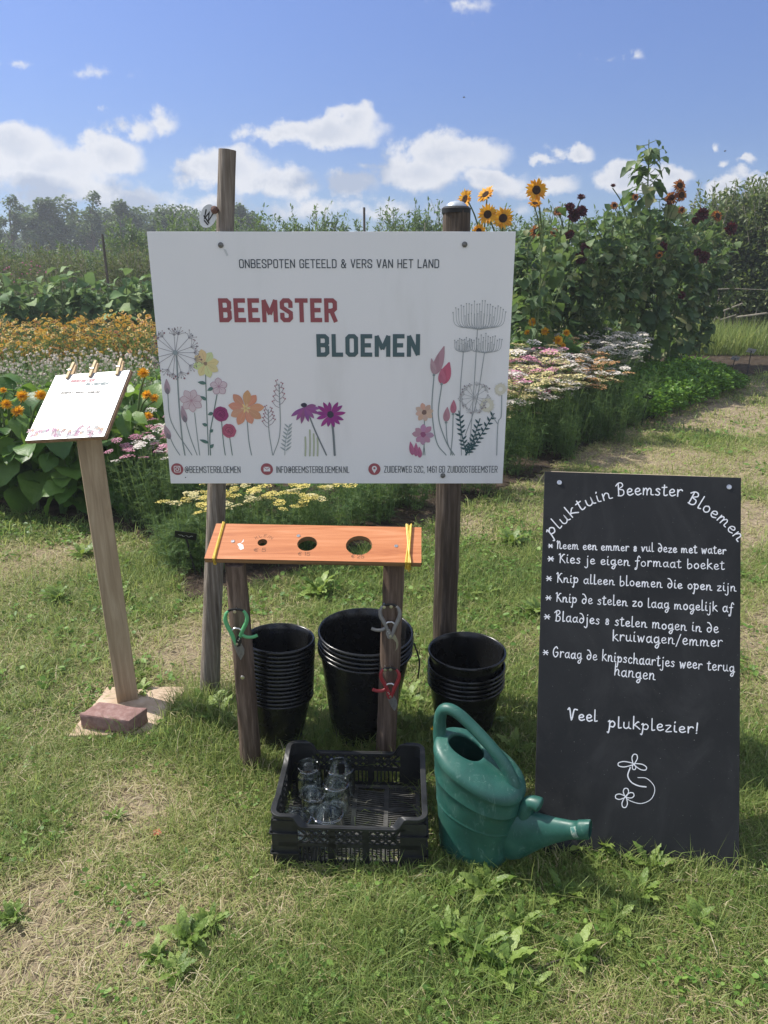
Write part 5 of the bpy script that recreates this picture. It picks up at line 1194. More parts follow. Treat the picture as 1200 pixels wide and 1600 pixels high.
# ------------------------------------------------------------------ leaf shapes
def heart(nr=7):
    T=[];F=[]; prof=[.10,.44,.52,.47,.36,.20,.0]
    for i in range(nr):
        t=i/(nr-1); w=prof[i]; z=-.42*t*t+.05*t; yo=-.10 if i==0 else (-.03 if i==1 else 0)
        T+=[(-w,t+yo,z+.20*w+.05*sin(i*2.3)),(-w*.5,t+yo*.6,z+.06*w),(0,t,z),(w*.5,t+yo*.6,z+.06*w),(w,t+yo,z+.20*w-.05*sin(i*1.9))]
    for i in range(nr-1):
        for j in range(4): b=5*i+j; F.append((b,b+1,b+6,b+5))
    return np.array(T),[np.array(F)]
HT_,HF_=heart()
OV=np.array([[0,0,0],[.30,.30,.07],[.27,.65,.03],[0,1,-.10],[-.27,.65,.03],[-.30,.30,.07],[0,.48,-.01]]); OVF=[np.array([[0,1,6],[1,2,6],[2,3,6],[3,4,6],[4,5,6],[5,0,6]])]
RH=np.array([[0,0,0],[.34,.45,.06],[0,1,-.05],[-.34,.45,.06]]); RHF=[np.array([[0,1,2],[0,2,3]])]
ND=np.array([[-.5,0,0],[.5,0,0],[0,1,0]]); NDF=[np.array([[0,1,2]])]
HEX=np.array([[cos(k*pi/3),sin(k*pi/3),0] for k in range(6)]); HEXF=[np.array([[0,1,2,3],[0,3,4,5]])]
M['ferny']=leafmat('ferny_leaves',[(0,(0.041,0.087,0.032)),(.5,(0.080,0.152,0.052)),(1,(0.167,0.239,0.094))],.6,.2,.3)
M['sunleaf']=leafmat('sunflower_leaves',[(0,(.040,.082,.028)),(.5,(.078,.140,.050)),(.85,(.165,.225,.095)),(1,(.26,.25,.11))],.55,.3,.34,(.26,.40,.07),mott=.6)
M['bigleaf']=leafmat('big_leaves',[(0,(0.047,0.115,0.024)),(.5,(0.084,0.182,0.035)),(1,(0.162,0.270,0.061))],.42,.4,.38,(.30,.48,.05),mott=.7)
M['paleleaf']=leafmat('paleleaf_leaves',[(0,(0.080,0.152,0.058)),(.5,(0.152,0.246,0.094)),(1,(0.275,0.362,0.160))],.62,.2,.28,(.22,.33,.07),mott=.6)
M['herb']=leafmat('herb_leaves',[(0,(0.050,0.125,0.018)),(.5,(0.094,0.206,0.027)),(1,(0.175,0.312,0.050))],.45,.35,.35,(.30,.48,.04))
M['weedy']=leafmat('weedy_leaves',[(0,(0.060,0.084,0.034)),(.5,(0.114,0.138,0.060)),(.85,(0.204,0.192,0.108)),(1,(0.276,0.204,0.144))],.6,.2,.25)
M['hedge']=leafmat('hedge_leaves',[(0,(0.039,0.091,0.026)),(.5,(0.078,0.150,0.042)),(1,(0.169,0.247,0.078))],.5,.3,.3)
M['tree']=leafmat('tree_leaves',[(0,(0.031,0.065,0.029)),(.5,(0.058,0.104,0.044)),(1,(0.124,0.169,0.078))],.55,.25,.25)
M['drybush']=leafmat('dry_leaves',[(0,(.045,.075,.025)),(.5,(.095,.135,.05)),(1,(.22,.235,.10))],.55,.3,.28)
# ------------------------------------------------------------------ yarrow
def petmat(n,c0,c1,t=.2): M[n]=leafmat(n,[(0,c0),(1,c1)],.7,.15,t,c1)
petmat('yarrow_pink',(.42,.15,.22),(.62,.36,.43)); petmat('yarrow_cream',(.52,.44,.17),(.64,.58,.34)); petmat('yarrow_white',(.58,.52,.46),(.70,.66,.58)); petmat('yarrow_peach',(.54,.26,.10),(.66,.44,.23)); petmat('yarrow_yellow',(.52,.42,.08),(.66,.57,.21))
def head_mesh(col, r, seed):
    rr=np.random.default_rng(seed); n=46; a=np.arange(n)*2.39996; q=np.sqrt((np.arange(n)+.5)/n)*r*rr.uniform(.9,1.1,n)
    pos=np.stack([q*np.cos(a),q*np.sin(a),.007*(1-(q/r)**2)+rr.normal(0,.002,n)],1); nb=NB()
    d=nrm(np.stack([rr.normal(0,.25,n),rr.normal(0,.25,n),np.ones(n)],1)); X,Y,Z=frames(np.cross(d,rr.normal(0,1,(n,3)))+1e-6)
    Zv=d; Xv=nrm(np.cross(Zv,rr.normal(0,1,(n,3)))); Yv=np.cross(Zv,Xv)
    nb.inst(HEX,HEXF,pos,Xv,Yv,Zv,rr.uniform(.0038,.0062,n),rr.uniform(.0038,.0062,n),rr.random(n))
    # spokes below
    m=10; b=np.arange(m)*.63; dd=np.stack([np.cos(b)*.8,np.sin(b)*.8,np.full(m,.6)],1); X,Y,Z=frames(dd,None,.1); nb.inst(ND*[1,1,1],NDF,np.zeros((m,3))+[0,0,-r*.55],X,Y,Z,.003,r*1.0,.4,1)
    return nb.build('flower_head',[M[col],M['ferny']],None,(0,0,0)) 
HEADS={}
def head(col, par, pos, tiltv, s):
    key=(col,random.randrange(2))
    if key not in HEADS: o=head_mesh(col,.036,hash(col)%97+key[1] if False else len(HEADS)*7+3); HEADS[key]=o.data; bpy.data.objects.remove(o)
    o=bpy.data.objects.new('flower_head',HEADS[key]); link(o); o.parent=par; o.location=pos; o.rotation_euler=(tiltv[1]+random.uniform(-.25,.25),tiltv[0]+random.uniform(-.25,.25),random.uniform(0,6.28)); o.scale=(s,s,s)
def yarrow_foliage(seed, h=.5, spread=.2, ns=46, nf=11):
    r=np.random.default_rng(seed); nb=NB(); tips=[]
    P=[];D=[]
    for k in range(ns):
        a=r.uniform(0,6.28); b=spread*sqrt(r.random())*.6; base=np.array([b*cos(a),b*sin(a),0]); hh=h*r.uniform(.45,1.0); lean=r.uniform(.0,.38)*(b/spread+.4); top=base+np.array([cos(a)*hh*lean,sin(a)*hh*lean,hh])
        tips.append((top,hh)); t=r.uniform(.05,.92,nf); 
        for q in t:
            p=base*(1-q)+top*q; aa=r.uniform(0,6.28); e=r.uniform(-.1,.9); P.append(p); D.append((cos(aa)*cos(e),sin(aa)*cos(e),sin(e)))
        d=top-base; L=np.linalg.norm(d); X,Y,Z=frames(d[None]); nb.inst(np.array([[-.5,0,0],[.5,0,0],[.35,1,0],[-.35,1,0]]),[np.array([[0,1,2,3]])],base[None],X,Y,Z,.0045,L,.75)
    P=np.array(P);D=nrm(np.array(D)); L=r.uniform(.05,.11,len(P))
    X,Y,Z=frames(D); m=12
    nb.inst(ND,NDF,P,X,Y,Z,.003,L,r.uniform(.2,.8,len(P)))
    for j in range(m):
        t=(j//2+1)/(m/2+1); sd=1 if j%2 else -1; pp=P+Y*(L*t)[:,None]-Z*(L*.25*t*t)[:,None]; dd=Y*.75+X*sd*.8+r.normal(0,.18,P.shape); X2,Y2,Z2=frames(dd)
        nb.inst(ND,NDF,pp,X2,Y2,Z2,.0034,.028*(1-.55*t)*r.uniform(.7,1.3,len(P)),r.random(len(P)))
    return nb, tips
YP={}
for v in range(3):
    for hh in (.42,.62):
        nb,tips=yarrow_foliage(60+v+int(hh*100),hh,.20 if hh<.5 else .22); o=nb.build('foliage',M['ferny']); YP[(v,hh)]=(o.data,tips); bpy.data.objects.remove(o)
def yarrow(x, y, v, h, cols, nh, label, group, s=1.0, sc=(.75,1.25)):
    t=thing('yarrow_plant',label,'yarrow',(x,y,.01),group,random.uniform(0,6.28)); me,tips=YP[(v,h)]
    f=bpy.data.objects.new('foliage',me); link(f); f.parent=t; t.scale=(s,s,s)
    tall=sorted(tips,key=lambda q:-q[1])[:nh]
    for (p,hh) in tall:
        head(random.choice(cols),t,Vector(p)+Vector((0,0,random.uniform(.0,.03))),(0,0),random.uniform(*sc))
    return t
gr_f='yarrow clumps with pale yellow heads in front'
for i,(px,Y,s) in enumerate(((330,3.95,1),(372,4.05,1),(415,4.0,1.03),(455,4.08,1.05),(500,4.2,1.06),(285,3.85,.8),(350,4.35,1.15),(410,4.45,1.2),(470,4.55,1.2))):
    x=(px-600)/FPX*(Y*CP+1.3*SP); yarrow(x,Y,i%3,.42,['yarrow_yellow','yarrow_cream','yarrow_yellow'],12 if i<5 else 9,'feathery yarrow with flat pale yellow heads growing just below the big sign','front yarrow') 
for i,(px,Y,s) in enumerate(((540,4.5,1.05),(590,4.75,1.1),(640,5.0,1.1),(560,5.0,1.2),(690,5.35,1.1),(300,4.1,.8),(262,4.05,.75))):
    x=(px-600)/FPX*(Y*CP+1.3*SP); yarrow(x,Y,i%3,.42,['yarrow_cream'],2 if i<5 else 1,'feathery green yarrow with hardly any flowers under the big sign','leafy yarrow',s)
for i,(px,Y,s) in enumerate(((205,4.75,.95),(235,4.6,1.0),(262,4.5,1.0),(245,4.85,1.1),(285,4.7,1.05))):
    x=(px-600)/FPX*(Y*CP+1.2*SP); yarrow(x,Y,i%3,.62,['yarrow_pink','yarrow_pink','yarrow_white'],13,'pink flowered yarrow clump beside the left edge of the big sign','pink yarrow',s)
for i,(px,py,s,c,nh) in enumerate(((740,770,1.0,'cw',4),(800,742,1.0,'cw',5),(770,735,1.1,'cp',14),(830,715,1.0,'cw',9),(860,700,1.0,'cw',9),(800,705,1.1,'cp',20),(850,680,1.1,'cp',20),(900,690,.95,'cw',9),(820,665,1.1,'pw',22),(880,660,1.1,'pe',22),(930,665,1.0,'we',14),(950,645,1.0,'w',9),(840,640,1.1,'pw',24),(900,640,1.12,'ew',24),(960,625,1.05,'w',20),(860,620,1.1,'pw',24),(920,618,1.1,'w',22),(975,612,1.0,'w',16),(800,645,1.1,'pw',20),(1000,640,.8,'',0),(985,665,.8,'',0),(960,690,.75,'',0),(790,690,1.15,'cp',22),(815,690,1.1,'cp',22),(838,665,1.15,'pw',22),(800,668,1.2,'cp',20),(900,672,1.0,'ew',18),(930,690,.8,'',0),(880,715,.8,'',0))):
    g=gr(px,py); cols={'c':'yarrow_cream','w':'yarrow_white','p':'yarrow_pink','e':'yarrow_peach'}; cs=[cols[q] for q in {'cp':'ccpw','pw':'pwwc','pe':'pecw'}.get(c,c)] or ['yarrow_white']
    lab={'cw':'yarrow with cream and white heads at the front of the right hand bed','cp':'yarrow with mixed cream and pink heads in the right hand bed','pw':'yarrow with pink and white heads near the sunflowers','pe':'yarrow with pink and peach heads in the middle of the right bed','we':'yarrow with white and peach heads in the right bed','w':'white headed yarrow at the far end of the right hand yarrow row','ew':'peach headed yarrow with a few white heads in the right bed','':'flowerless feathery yarrow at the path edge of the right bed'}[c]
    yarrow(g.x,g.y,i%3,.62,cs,int(nh*2.2),lab,'right bed yarrow '+(c or 'leafy'),s*random.uniform(1.08,1.28),(1.1,1.9))
# ------------------------------------------------------------------ sunflowers
def petals(nb, r0, r1, n, w, cone, seed, mi=0, curl=0):
    rr=np.random.default_rng(seed); a=np.arange(n)*2*pi/n+rr.normal(0,.08,n); e=cone+rr.normal(0,.16,n)
    d=np.stack([np.cos(a)*np.cos(e),np.sin(a)*np.cos(e),np.sin(e)],1); X,Y,Z=frames(d,None,.15); pos=np.stack([np.cos(a)*r0*.8,np.sin(a)*r0*.8,np.zeros(n)],1)
    T=np.array([[0,0,0],[.5,.35,.05],[.42,.7,.02],[0,1,-.08-curl],[-.42,.7,.02],[-.5,.35,.05]]); nb.inst(T,PF,pos,X,Y,Z,w*rr.uniform(.8,1.2,n),(r1-r0*.7)*rr.uniform(.8,1.15,n),rr.random(n),mi)
M['sunpetal']=leafmat('sun_petals',[(0,(.74,.30,.012)),(1,(.86,.52,.03))],.5,.3,.35,(.9,.5,.03))
M['redpetal']=leafmat('dark_red_petals',[(0,(.030,.008,.012)),(.7,(.062,.012,.018)),(1,(.14,.03,.025))],.5,.3,.18,(.2,.02,.02))
M['rustpetal']=leafmat('rust_petals',[(0,(.22,.055,.02)),(.6,(.45,.14,.035)),(1,(.62,.30,.06))],.5,.3,.3,(.6,.2,.03))
M['orangepetal']=leafmat('orange_petals',[(0,(.74,.34,.012)),(1,(.88,.58,.04))],.5,.3,.35,(.9,.45,.02))
M['disc']=noisy('seed_disc',[(.3,(.012,.008,.006)),(.7,(.07,.035,.018))],160,.85,.1,None,.8,.004)
def flower_proto(kind, seed):
    nb=NB()
    if kind=='yellow': petals(nb,.040,.115,22,.026,.12,seed); petals(nb,.040,.105,18,.026,.32,seed+1); R_=.045
    elif kind=='red': petals(nb,.030,.095,22,.030,.1,seed); petals(nb,.030,.085,20,.030,.55,seed+1); petals(nb,.02,.06,14,.024,1.0,seed+2); R_=.030
    elif kind=='rust': petals(nb,.040,.105,18,.026,-.05,seed,0,.2); petals(nb,.040,.085,12,.022,.5,seed+1,0,.2); R_=.050
    else: petals(nb,.010,.072,22,.020,.1,seed); petals(nb,.010,.066,20,.018,.5,seed+1); petals(nb,.008,.058,18,.016,.95,seed+2); petals(nb,.004,.05,10,.014,1.35,seed+3); R_=.012
    hm={'yellow':'sunpetal','red':'redpetal','rust':'rustpetal','orange':'orangepetal'}[kind]
    # green sepals behind
    rr=np.random.default_rng(seed+9); n=14; a=np.arange(n)*2*pi/n; d=np.stack([np.cos(a),np.sin(a),np.full(n,-.15)],1); X,Y,Z=frames(d,None,.1); nb.inst(PT,PF,np.zeros((n,3))+[0,0,-.012],X,Y,Z,.022,R_+.03,rr.random(n),1)
    o=nb.build('flower_head',[M[hm],M['sunleaf']]); 
    mb=MB(); mb.lathe([(.0005,-.03),(R_*.6,-.022),(R_,-.004),(R_*.97,.008),(R_*.7,.013),(R_*.35,.009),(.0005,.007)],20); dm=M['disc'] if kind!='orange' else M['orangepetal']; q=mb.build('seed_disc',dm,None,(0,0,0),smooth=60)
    r=(o.data,q.data); bpy.data.objects.remove(o); bpy.data.objects.remove(q); return r
FL={k:[flower_proto(k,s) for s in (11,31)] for k in ('yellow','red','rust','orange')}
def add_flower(par, kind, wpos, face, s=1.0, label=None):
    me,dm=random.choice(FL[kind]); o=bpy.data.objects.new('flower_head',me); link(o); o.parent=par
    pm=Matrix.LocRotScale(par.location,par.rotation_euler.to_quaternion(),par.scale); o.matrix_parent_inverse=pm.inverted()
    q=Vector(face).normalized().to_track_quat('Z','Y') @ Matrix.Rotation(random.uniform(0,6),3,'Z').to_quaternion(); o.rotation_mode='QUATERNION'; o.location=wpos; o.rotation_quaternion=q; o.scale=(s,s,s)
    if kind!='orange': d=bpy.data.objects.new('seed_disc',dm); link(d); d.parent=o
    if label: o['label']=label
    return o
def sun_foliage(seed, h, nl, ls, spread, m, branches=6, zlo=.12, stem_r=.014):
    r=np.random.default_rng(seed); nb=NB(); mb=MB(); P=[];D=[];S_=[]
    axes=[(np.array([0,0,0.]),np.array([r.normal(0,.06),r.normal(0,.06),h]))]
    for k in range(branches):
        a=k*2.4+r.uniform(0,.6); z=h*r.uniform(.25,.7); L=h*r.uniform(.22,.40); b=axes[0][0]+(axes[0][1]-axes[0][0])*(z/h); axes.append((b,b+np.array([cos(a)*spread*r.uniform(.6,1.1),sin(a)*spread*r.uniform(.6,1.1),L])))
    for i,(a,b) in enumerate(axes):
        mid=(a+b)/2+np.array([r.normal(0,.02),r.normal(0,.02),0]); s=spline([tuple(a),tuple(mid),tuple(b)],5); R0=stem_r if i==0 else stem_r*.6; mb.tube(s,[R0*(1-.6*j/len(s)) for j in range(len(s))],7)
    for k in range(nl):
        i=0 if r.random()<.42 else r.integers(0,len(axes)); a,b=axes[i]; t=r.uniform(zlo if i==0 else .1,1.0); p=a+(b-a)*t; an=r.uniform(0,6.28); pl=ls*r.uniform(.35,.75)*(1.15-.6*t); e=r.uniform(.1,.75)
        q=p+np.array([cos(an)*pl*cos(e),sin(an)*pl*cos(e),pl*sin(e)]); mb.tube([tuple(p),tuple((p+q)/2+np.array([0,0,.012])),tuple(q)],[.0045,.004,.003],5,caps=False)
        f=r.uniform(-.95,.25); P.append(q); D.append((cos(an)*cos(f),sin(an)*cos(f),sin(f))); S_.append(ls*r.uniform(.55,1.15)*(1.08-.45*t))
    P=np.array(P);D=np.array(D);S_=np.array(S_); X,Y,Z=frames(D,None,.35); nb.inst(HT_,HF_,P,X,Y,Z,S_*r.uniform(.8,1.05,len(P)),S_,r.random(len(P)))
    lo=nb.build('foliage',m,smooth=True); so_=mb.build('stem',M['stem'],smooth=60); r_=(lo.data,so_.data); bpy.data.objects.remove(lo); bpy.data.objects.remove(so_); return r_
def put(protos, i, name, label, cat, loc, group, s=1.0, names=('foliage','stem')):
    t=thing(name,label,cat,loc,group,random.uniform(0,6.28)); t.scale=s if isinstance(s,tuple) else (s,s,s)
    for n,me in zip(names,protos[i%len(protos)]): o=bpy.data.objects.new(n,me); link(o); o.parent=t
    return t
SUNP=[sun_foliage(200+k,2.35,240,.185,.46,M['sunleaf'],10) for k in range(4)]
sf=[]; lab='tall leafy dark sunflower plant inside the big clump right of the sign'
for i,(px,py,s) in enumerate(((812,640,.86),(838,625,.93),(870,612,.90),(900,618,.93),(930,612,.97),(958,606,.99),(985,600,1.02),(1012,598,1.05),(1040,590,1.03),(1065,584,1.00),(890,585,.98),(935,582,1.03),(975,578,1.08),(1020,574,1.08),(1060,570,1.08),(1090,572,.96),(845,592,.92),(800,610,.88))):
    g=gr(px,py); sf.append(put(SUNP,i,'sunflower_plant',lab,'sunflower',(g.x,g.y,0),'dark red sunflowers',(1.0,1.0,s)))
tall=at(1012,600,11.0); tp=thing('sunflower_plant','tallest sunflower shoot rising above the clump into the sky','sunflower',(gr(1015,597).x,gr(1015,597).y,0),'dark red sunflowers')
tY=tp.location.y; mb=MB(); a=at(1010,420,tY); b=at(1012,300,tY); c=at(1014,218,tY); mb.tube([(a.x,tY,.02),tuple(a),tuple(b),tuple(c)],[.016,.014,.011,.006],8)
nb=NB(); P=[];D=[];S_=[]
for (x0,y0,x1,y1,L) in ((1013,270,985,262,.16),(1013,262,1035,246,.12),(1014,240,1035,232,.12),(1013,250,992,252,.16),(1012,285,985,295,.18),(1012,280,1030,290,.17),(1014,226,1000,228,.10),(1014,224,1026,219,.11),(1012,300,990,305,.2),(1012,296,1038,262,.12),(1012,310,1035,312,.2),(1011,322,985,325,.22),(1011,330,1040,328,.22),(1010,345,980,350,.24),(1010,350,1045,352,.24),(1012,236,1020,240,.13)):
    p=at(x0,y0,tY); q=at(x1,y1,tY-random.uniform(-.15,.25)); mb.tube([tuple(p),tuple(q)],[.006,.004],5); P.append(q); d=(q-p).normalized(); D.append((d.x,d.y+random.uniform(-.5,.2),-.45)); S_.append(L)
for k in range(46):
    f=random.random()**1.3; y0=232+f*130; wd=10+f*42; an=random.uniform(0,6.28); p=at(1012,y0,tY); pl=(.05+.16*f)*random.uniform(.7,1.2); q=p+Vector((cos(an)*pl,sin(an)*pl,pl*random.uniform(.2,.9))); mb.tube([tuple(p),tuple(q)],[.005,.0035],5,caps=False)
    P.append(q); D.append((cos(an),sin(an),random.uniform(-.9,.1))); S_.append((.11+.13*f)*random.uniform(.8,1.2))
S_=[v*1.15 for v in S_]
X,Y,Z=frames(np.array(D),None,.3); nb.inst(HT_,HF_,np.array([tuple(p) for p in P]),X,Y,Z,np.array(S_)*.75,np.array(S_),RNG.random(len(S_)))
o=nb.build('foliage',M['sunleaf'],tp,smooth=True); o.data.transform(Matrix.Translation(-tp.location)); mb.build('stem',M['stem'],tp,smooth=60); sf.append(tp)
def nearest(w): return min(sf,key=lambda t:(t.location.x-w.x)**2+((t.location.y-w.y)**2)*.2)
def stalk(par, w, face, m=None):
    ax=Vector((par.location.x,par.location.y,max(.5,w.z-.45))); b=w-Vector(face).normalized()*.03; mid=(ax+b)/2+Vector((0,0,.06)); mb=MB(); s=spline([tuple(ax),tuple(mid),tuple(b)],5)
    loc=par.location; pm=Matrix.LocRotScale(par.location,par.rotation_euler.to_quaternion(),par.scale)
    mb.tube(s,[.009-.003*i/len(s) for i in range(len(s))],6); o=mb.build('flower_stalk',M['stem'],None,(0,0,0),smooth=60); o.parent=par; o.matrix_parent_inverse=pm.inverted()
for (px,py,k,s,face) in ((908,308,'red',.7,(0,-.6,.9)),(890,324,'red',.85,(-.2,-.8,.5)),(897,337,'red',1.05,(0,-1,.2)),(909,330,'red',.95,(.2,-.9,.3)),(838,362,'rust',.95,(-.1,-.9,.2)),(866,363,'rust',.6,(0,-1,.1)),(872,330,'rust',.75,(-.3,-.7,.3)),(888,368,'red',.7,(0,-1,0)),(916,388,'red',1.0,(0,-1,.2)),(908,403,'red',1.0,(-.1,-1,-.1)),
 (1062,290,'rust',1.0,(.1,-1,.3)),(1049,309,'rust',1.0,(-.2,-1,.2)),(1065,305,'rust',1.0,(.2,-1,.1)),(1047,313,'red',.7,(0,-1,-.2)),(1097,335,'red',1.15,(0,-1,.2)),(1121,337,'rust',.95,(.3,-.8,.4)),(1142,357,'red',1.2,(.2,-.9,.2)),(1035,386,'red',.95,(0,-1,.1)),(1030,399,'rust',.6,(0,-.8,-.6)),(1100,402,'red',1.1,(0,-1,0)),(1090,394,'red',.7,(-.3,-1,.1)),(1065,461,'red',.75,(0,-1,.3)),(960,321,'rust',.6,(0,-1,.3)),(993,308,'rust',.55,(0,-1,.2)),(1065,328,'rust',.6,(0,-1,.1)),(1086,345,'red',.7,(.1,-1,.2)),(892,365,'red',.6,(0,-1,-.2)),(958,290,'red',.45,(0,-.5,.8))):
    w0=at(px,py,10.7); p=nearest(w0); w=at(px,py,min(p.location.y-.45,10.6)); stalk(p,w,face); add_flower(p,k,w,face,s*.88)
# yellow sunflowers behind the sign's right corner
YS=[sun_foliage(300+k,1.95,80,.18,.28,M['sunleaf'],5) for k in range(2)]
ylab={0:'yellow sunflower plant whose blooms show left of the thick post top',1:'yellow sunflower plant with two open blooms right of the post top',2:'yellow sunflower plant whose single high bloom stands against the sky'}
yp=[]
for i,(px,Y,s) in enumerate(((748,8.0,.90),(775,7.8,.90),(836,8.3,1.08))):
    x=(px-600)/FPX*(Y*CP+.3); yp.append(put(YS,i,'sunflower_plant',ylab[i],'sunflower',(x,Y,0),'yellow sunflowers',(1,1,s)))
for (px,py,i,face,s) in ((727,311,0,(-.75,-.55,.2),.9),(759,304,0,(-.55,-.5,.6),.9),(762,335,1,(-.25,-.95,.1),.92),(786,341,1,(-.15,-1,.15),.98),(748,361,0,(.2,-.8,-.2),.7),(838,297,2,(.05,-1,.1),1.05),(836,318,2,(0,-.5,.8),.7)):
    w=at(px,py,yp[i].location.y-.25); stalk(yp[i],w,face); add_flower(yp[i],'yellow',w,face,s*.93)
# ------------------------------------------------------------------ dwarf orange sunflowers with big leaves (left bed and behind the yarrow)
DW=[sun_foliage(400+k,.74,34,.25,.20,M['bigleaf'],3,.15,.012) for k in range(4)]
dw=[]
for i,(px,Y,s) in enumerate(((-60,5.2,1.1),(0,5.05,1.05),(45,4.95,1.0),(90,4.9,1.0),(135,4.9,1.0),(178,4.95,.98),(215,5.25,1.02),(20,5.6,1.08),(75,5.5,1.08),(130,5.5,1.1),(185,5.5,1.12),(235,5.55,1.1),(-30,5.9,1.1),(250,5.9,1.12),(200,5.9,1.12),(20,5.0,.75),(110,4.85,.7),(160,4.9,.7),(-90,5.6,1.1))):
    x=(px-600)/FPX*(Y*CP+1.2*SP); dw.append(put(DW,i,'dwarf_sunflower','dwarf sunflower with very large leaves in the bed behind the price stand','sunflower',(x,Y,0),'dwarf orange sunflowers left',s))
sf_keep=sf; sf=dw
for (px,py,s) in ((224,583,1),(229,617,.9),(241,622,.85),(35,619,1),(64,618,1),(10,632,.9),(28,643,1.1),(232,650,.8),(225,655,.5),(5,610,.6)):
    w=at(px,py,5.1); p=nearest(w); w=at(px,py,p.location.y-.22); stalk(p,w,(0,-.6,.6)); add_flower(p,'orange',w,(random.uniform(-.4,.4),-.7,.8),s*.62)
dr=[]
for i,(px,Y,s) in enumerate(((838,8.6,1.15),(870,8.9,1.15),(900,9.3,1.1),(815,8.4,1.15))):
    x=(px-600)/FPX*(Y*CP+1.2*SP); dr.append(put(DW,i,'dwarf_sunflower','dwarf orange sunflower in the shade between yarrow and tall sunflowers','sunflower',(x,Y,0),'dwarf orange sunflowers right',s))
sf=dr
for (px,py,s) in ((832,388,.0),(832,503,1.1),(852,518,1.1),(885,520,1),(872,532,1.3),(845,560,.9),(824,520,.8),(880,540,.8)):
    if s==0: continue
    w=at(px,py,8.5); p=nearest(w); w=at(px,py,p.location.y-.3); stalk(p,w,(0,-.6,.6)); add_flower(p,'orange',w,(random.uniform(-.4,.4),-.9,.5),s*.66)
sf=sf_keep
# ------------------------------------------------------------------ left field: scabious, coneflowers, big leafed row
def small_flower_clump(seed, h, nf, kind):
    r=np.random.default_rng(seed); nb=NB(); fb=NB(); R_=.26
    a=r.uniform(0,6.28,nf); b=R_*np.sqrt(r.random(nf)); hh=h*r.uniform(.62,1.05,nf); base=np.stack([b*np.cos(a)*.5,b*np.sin(a)*.5,np.zeros(nf)],1); top=np.stack([b*np.cos(a)*1.1,b*np.sin(a)*1.1,hh],1)+r.normal(0,.03,(nf,3))
    d=top-base; L=np.linalg.norm(d,axis=1); X,Y,Z=frames(d); nb.inst(np.array([[-.5,0,0],[.5,0,0],[.4,1,0],[-.4,1,0]]),[np.array([[0,1,2,3]])],base,X,Y,Z,.005,L,r.uniform(.4,1,nf))
    n=1500; t=r.uniform(.05,.88,n)**.8; k=r.integers(0,nf,n); p=base[k]+d[k]*t[:,None]+r.normal(0,.03,(n,3)); X,Y,Z=frames(rdir(n,-.5,.8)); l=r.uniform(.035,.085,n)*(1.15-.5*t); nb.inst(RH,RHF,p,X,Y,Z,l*.45,l,r.random(n))
    if kind=='cone':
        for i in range(nf):
            f=nrm(np.array([r.normal(0,.5),-.45+r.normal(0,.5),.8])); 
            Zv=np.tile(f,(9,1)); x=nrm(np.cross(f,[0.3,.2,.9])); y=np.cross(f,x); aa=np.arange(9)*2*pi/9+r.uniform(0,1); Yv=x*np.cos(aa)[:,None]+y*np.sin(aa)[:,None]; Xv=np.cross(Yv,Zv); fb.inst(PT,PF,np.tile(top[i],(9,1)),Xv,Yv,Zv,.012,r.uniform(.021,.028),np.clip(r.normal(.5,.3),0,1),0)
            fb.inst(HEX,HEXF,(top[i]+f*.006)[None],x[None],y[None],f[None],.0085,.0085,.5,1)
    else:
        for i in range(nf):
            m=7; dd=rdir(m,-.2,1); X,Y,Z=frames(dd); Zv=dd; Xv=nrm(np.cross(Zv,r.normal(0,1,(m,3)))); Yv=np.cross(Zv,Xv); fb.inst(HEX,HEXF,top[i]+dd*.010,Xv,Yv,Zv,.0085,.0085,r.random(m),0)
    return nb,fb
M['conepetal']=leafmat('cone_petals',[(0,(.36,.15,.05)),(.35,(.60,.31,.07)),(.7,(.72,.53,.14)),(1,(.76,.65,.30))],.6,.2,.3,(.8,.5,.05)); M['conedisc']=mat('cone_disc',(.02,.011,.007),.8)[0]
petmat('scab',(.56,.46,.38),(.80,.73,.63))
CON=[];SCB=[]
for k in range(4):
    nb,fb=small_flower_clump(500+k,1.02,120,'cone'); a=nb.build('foliage',M['weedy'] if k==3 else M['ferny']); b=fb.build('blossom',[M['conepetal'],M['conedisc']]); CON.append((a.data,b.data)); bpy.data.objects.remove(a); bpy.data.objects.remove(b)
    nb,fb=small_flower_clump(600+k,.80,75,'ball'); a=nb.build('foliage',M['paleleaf']); b=fb.build('blossom',M['scab']); SCB.append((a.data,b.data)); bpy.data.objects.remove(a); bpy.data.objects.remove(b)
def row(protos, name, label, cat, group, Ys, pxs, s0, jit=.1, names=('foliage','blossom')):
    i=0
    for Y in Ys:
        for px in pxs:
            x=(px+random.uniform(-6,6)-600)/FPX*(Y*CP+.7*SP); put(protos,i,name,label,cat,(x,Y+random.uniform(-jit,jit),0),group,s0*random.uniform(.92,1.08),names); i+=1
row(CON,'coneflower_clump','clump of small orange and yellow coneflowers with dark centres in the left field','flowers','coneflower clumps',(8.0,8.5,9.0),range(-60,300,52),1.0)
row(SCB,'scabious_clump','clump of small whitish round flowers in front of the orange coneflowers','flowers','white flower clumps',(6.6,7.05,7.5),range(-70,300,55),1.0)
BL3=[sun_foliage(700+k,1.45,60,.27,.30,M['paleleaf'],5,.2) for k in range(3)]
row(BL3,'big_leaf_plant','tall plant with broad pale green leaves behind the orange coneflowers','plant','broad leaved row',(10.6,11.4),range(-60,275,38),1.0,.15,('foliage','stem'))
CS=[]
nb,fb=small_flower_clump(640,1.5,16,'ball'); petmat('cosmos',(.50,.10,.22),(.75,.32,.45)); a=nb.build('foliage',M['weedy']); b=fb.build('blossom',M['cosmos']); CS.append((a.data,b.data)); bpy.data.objects.remove(a); bpy.data.objects.remove(b)
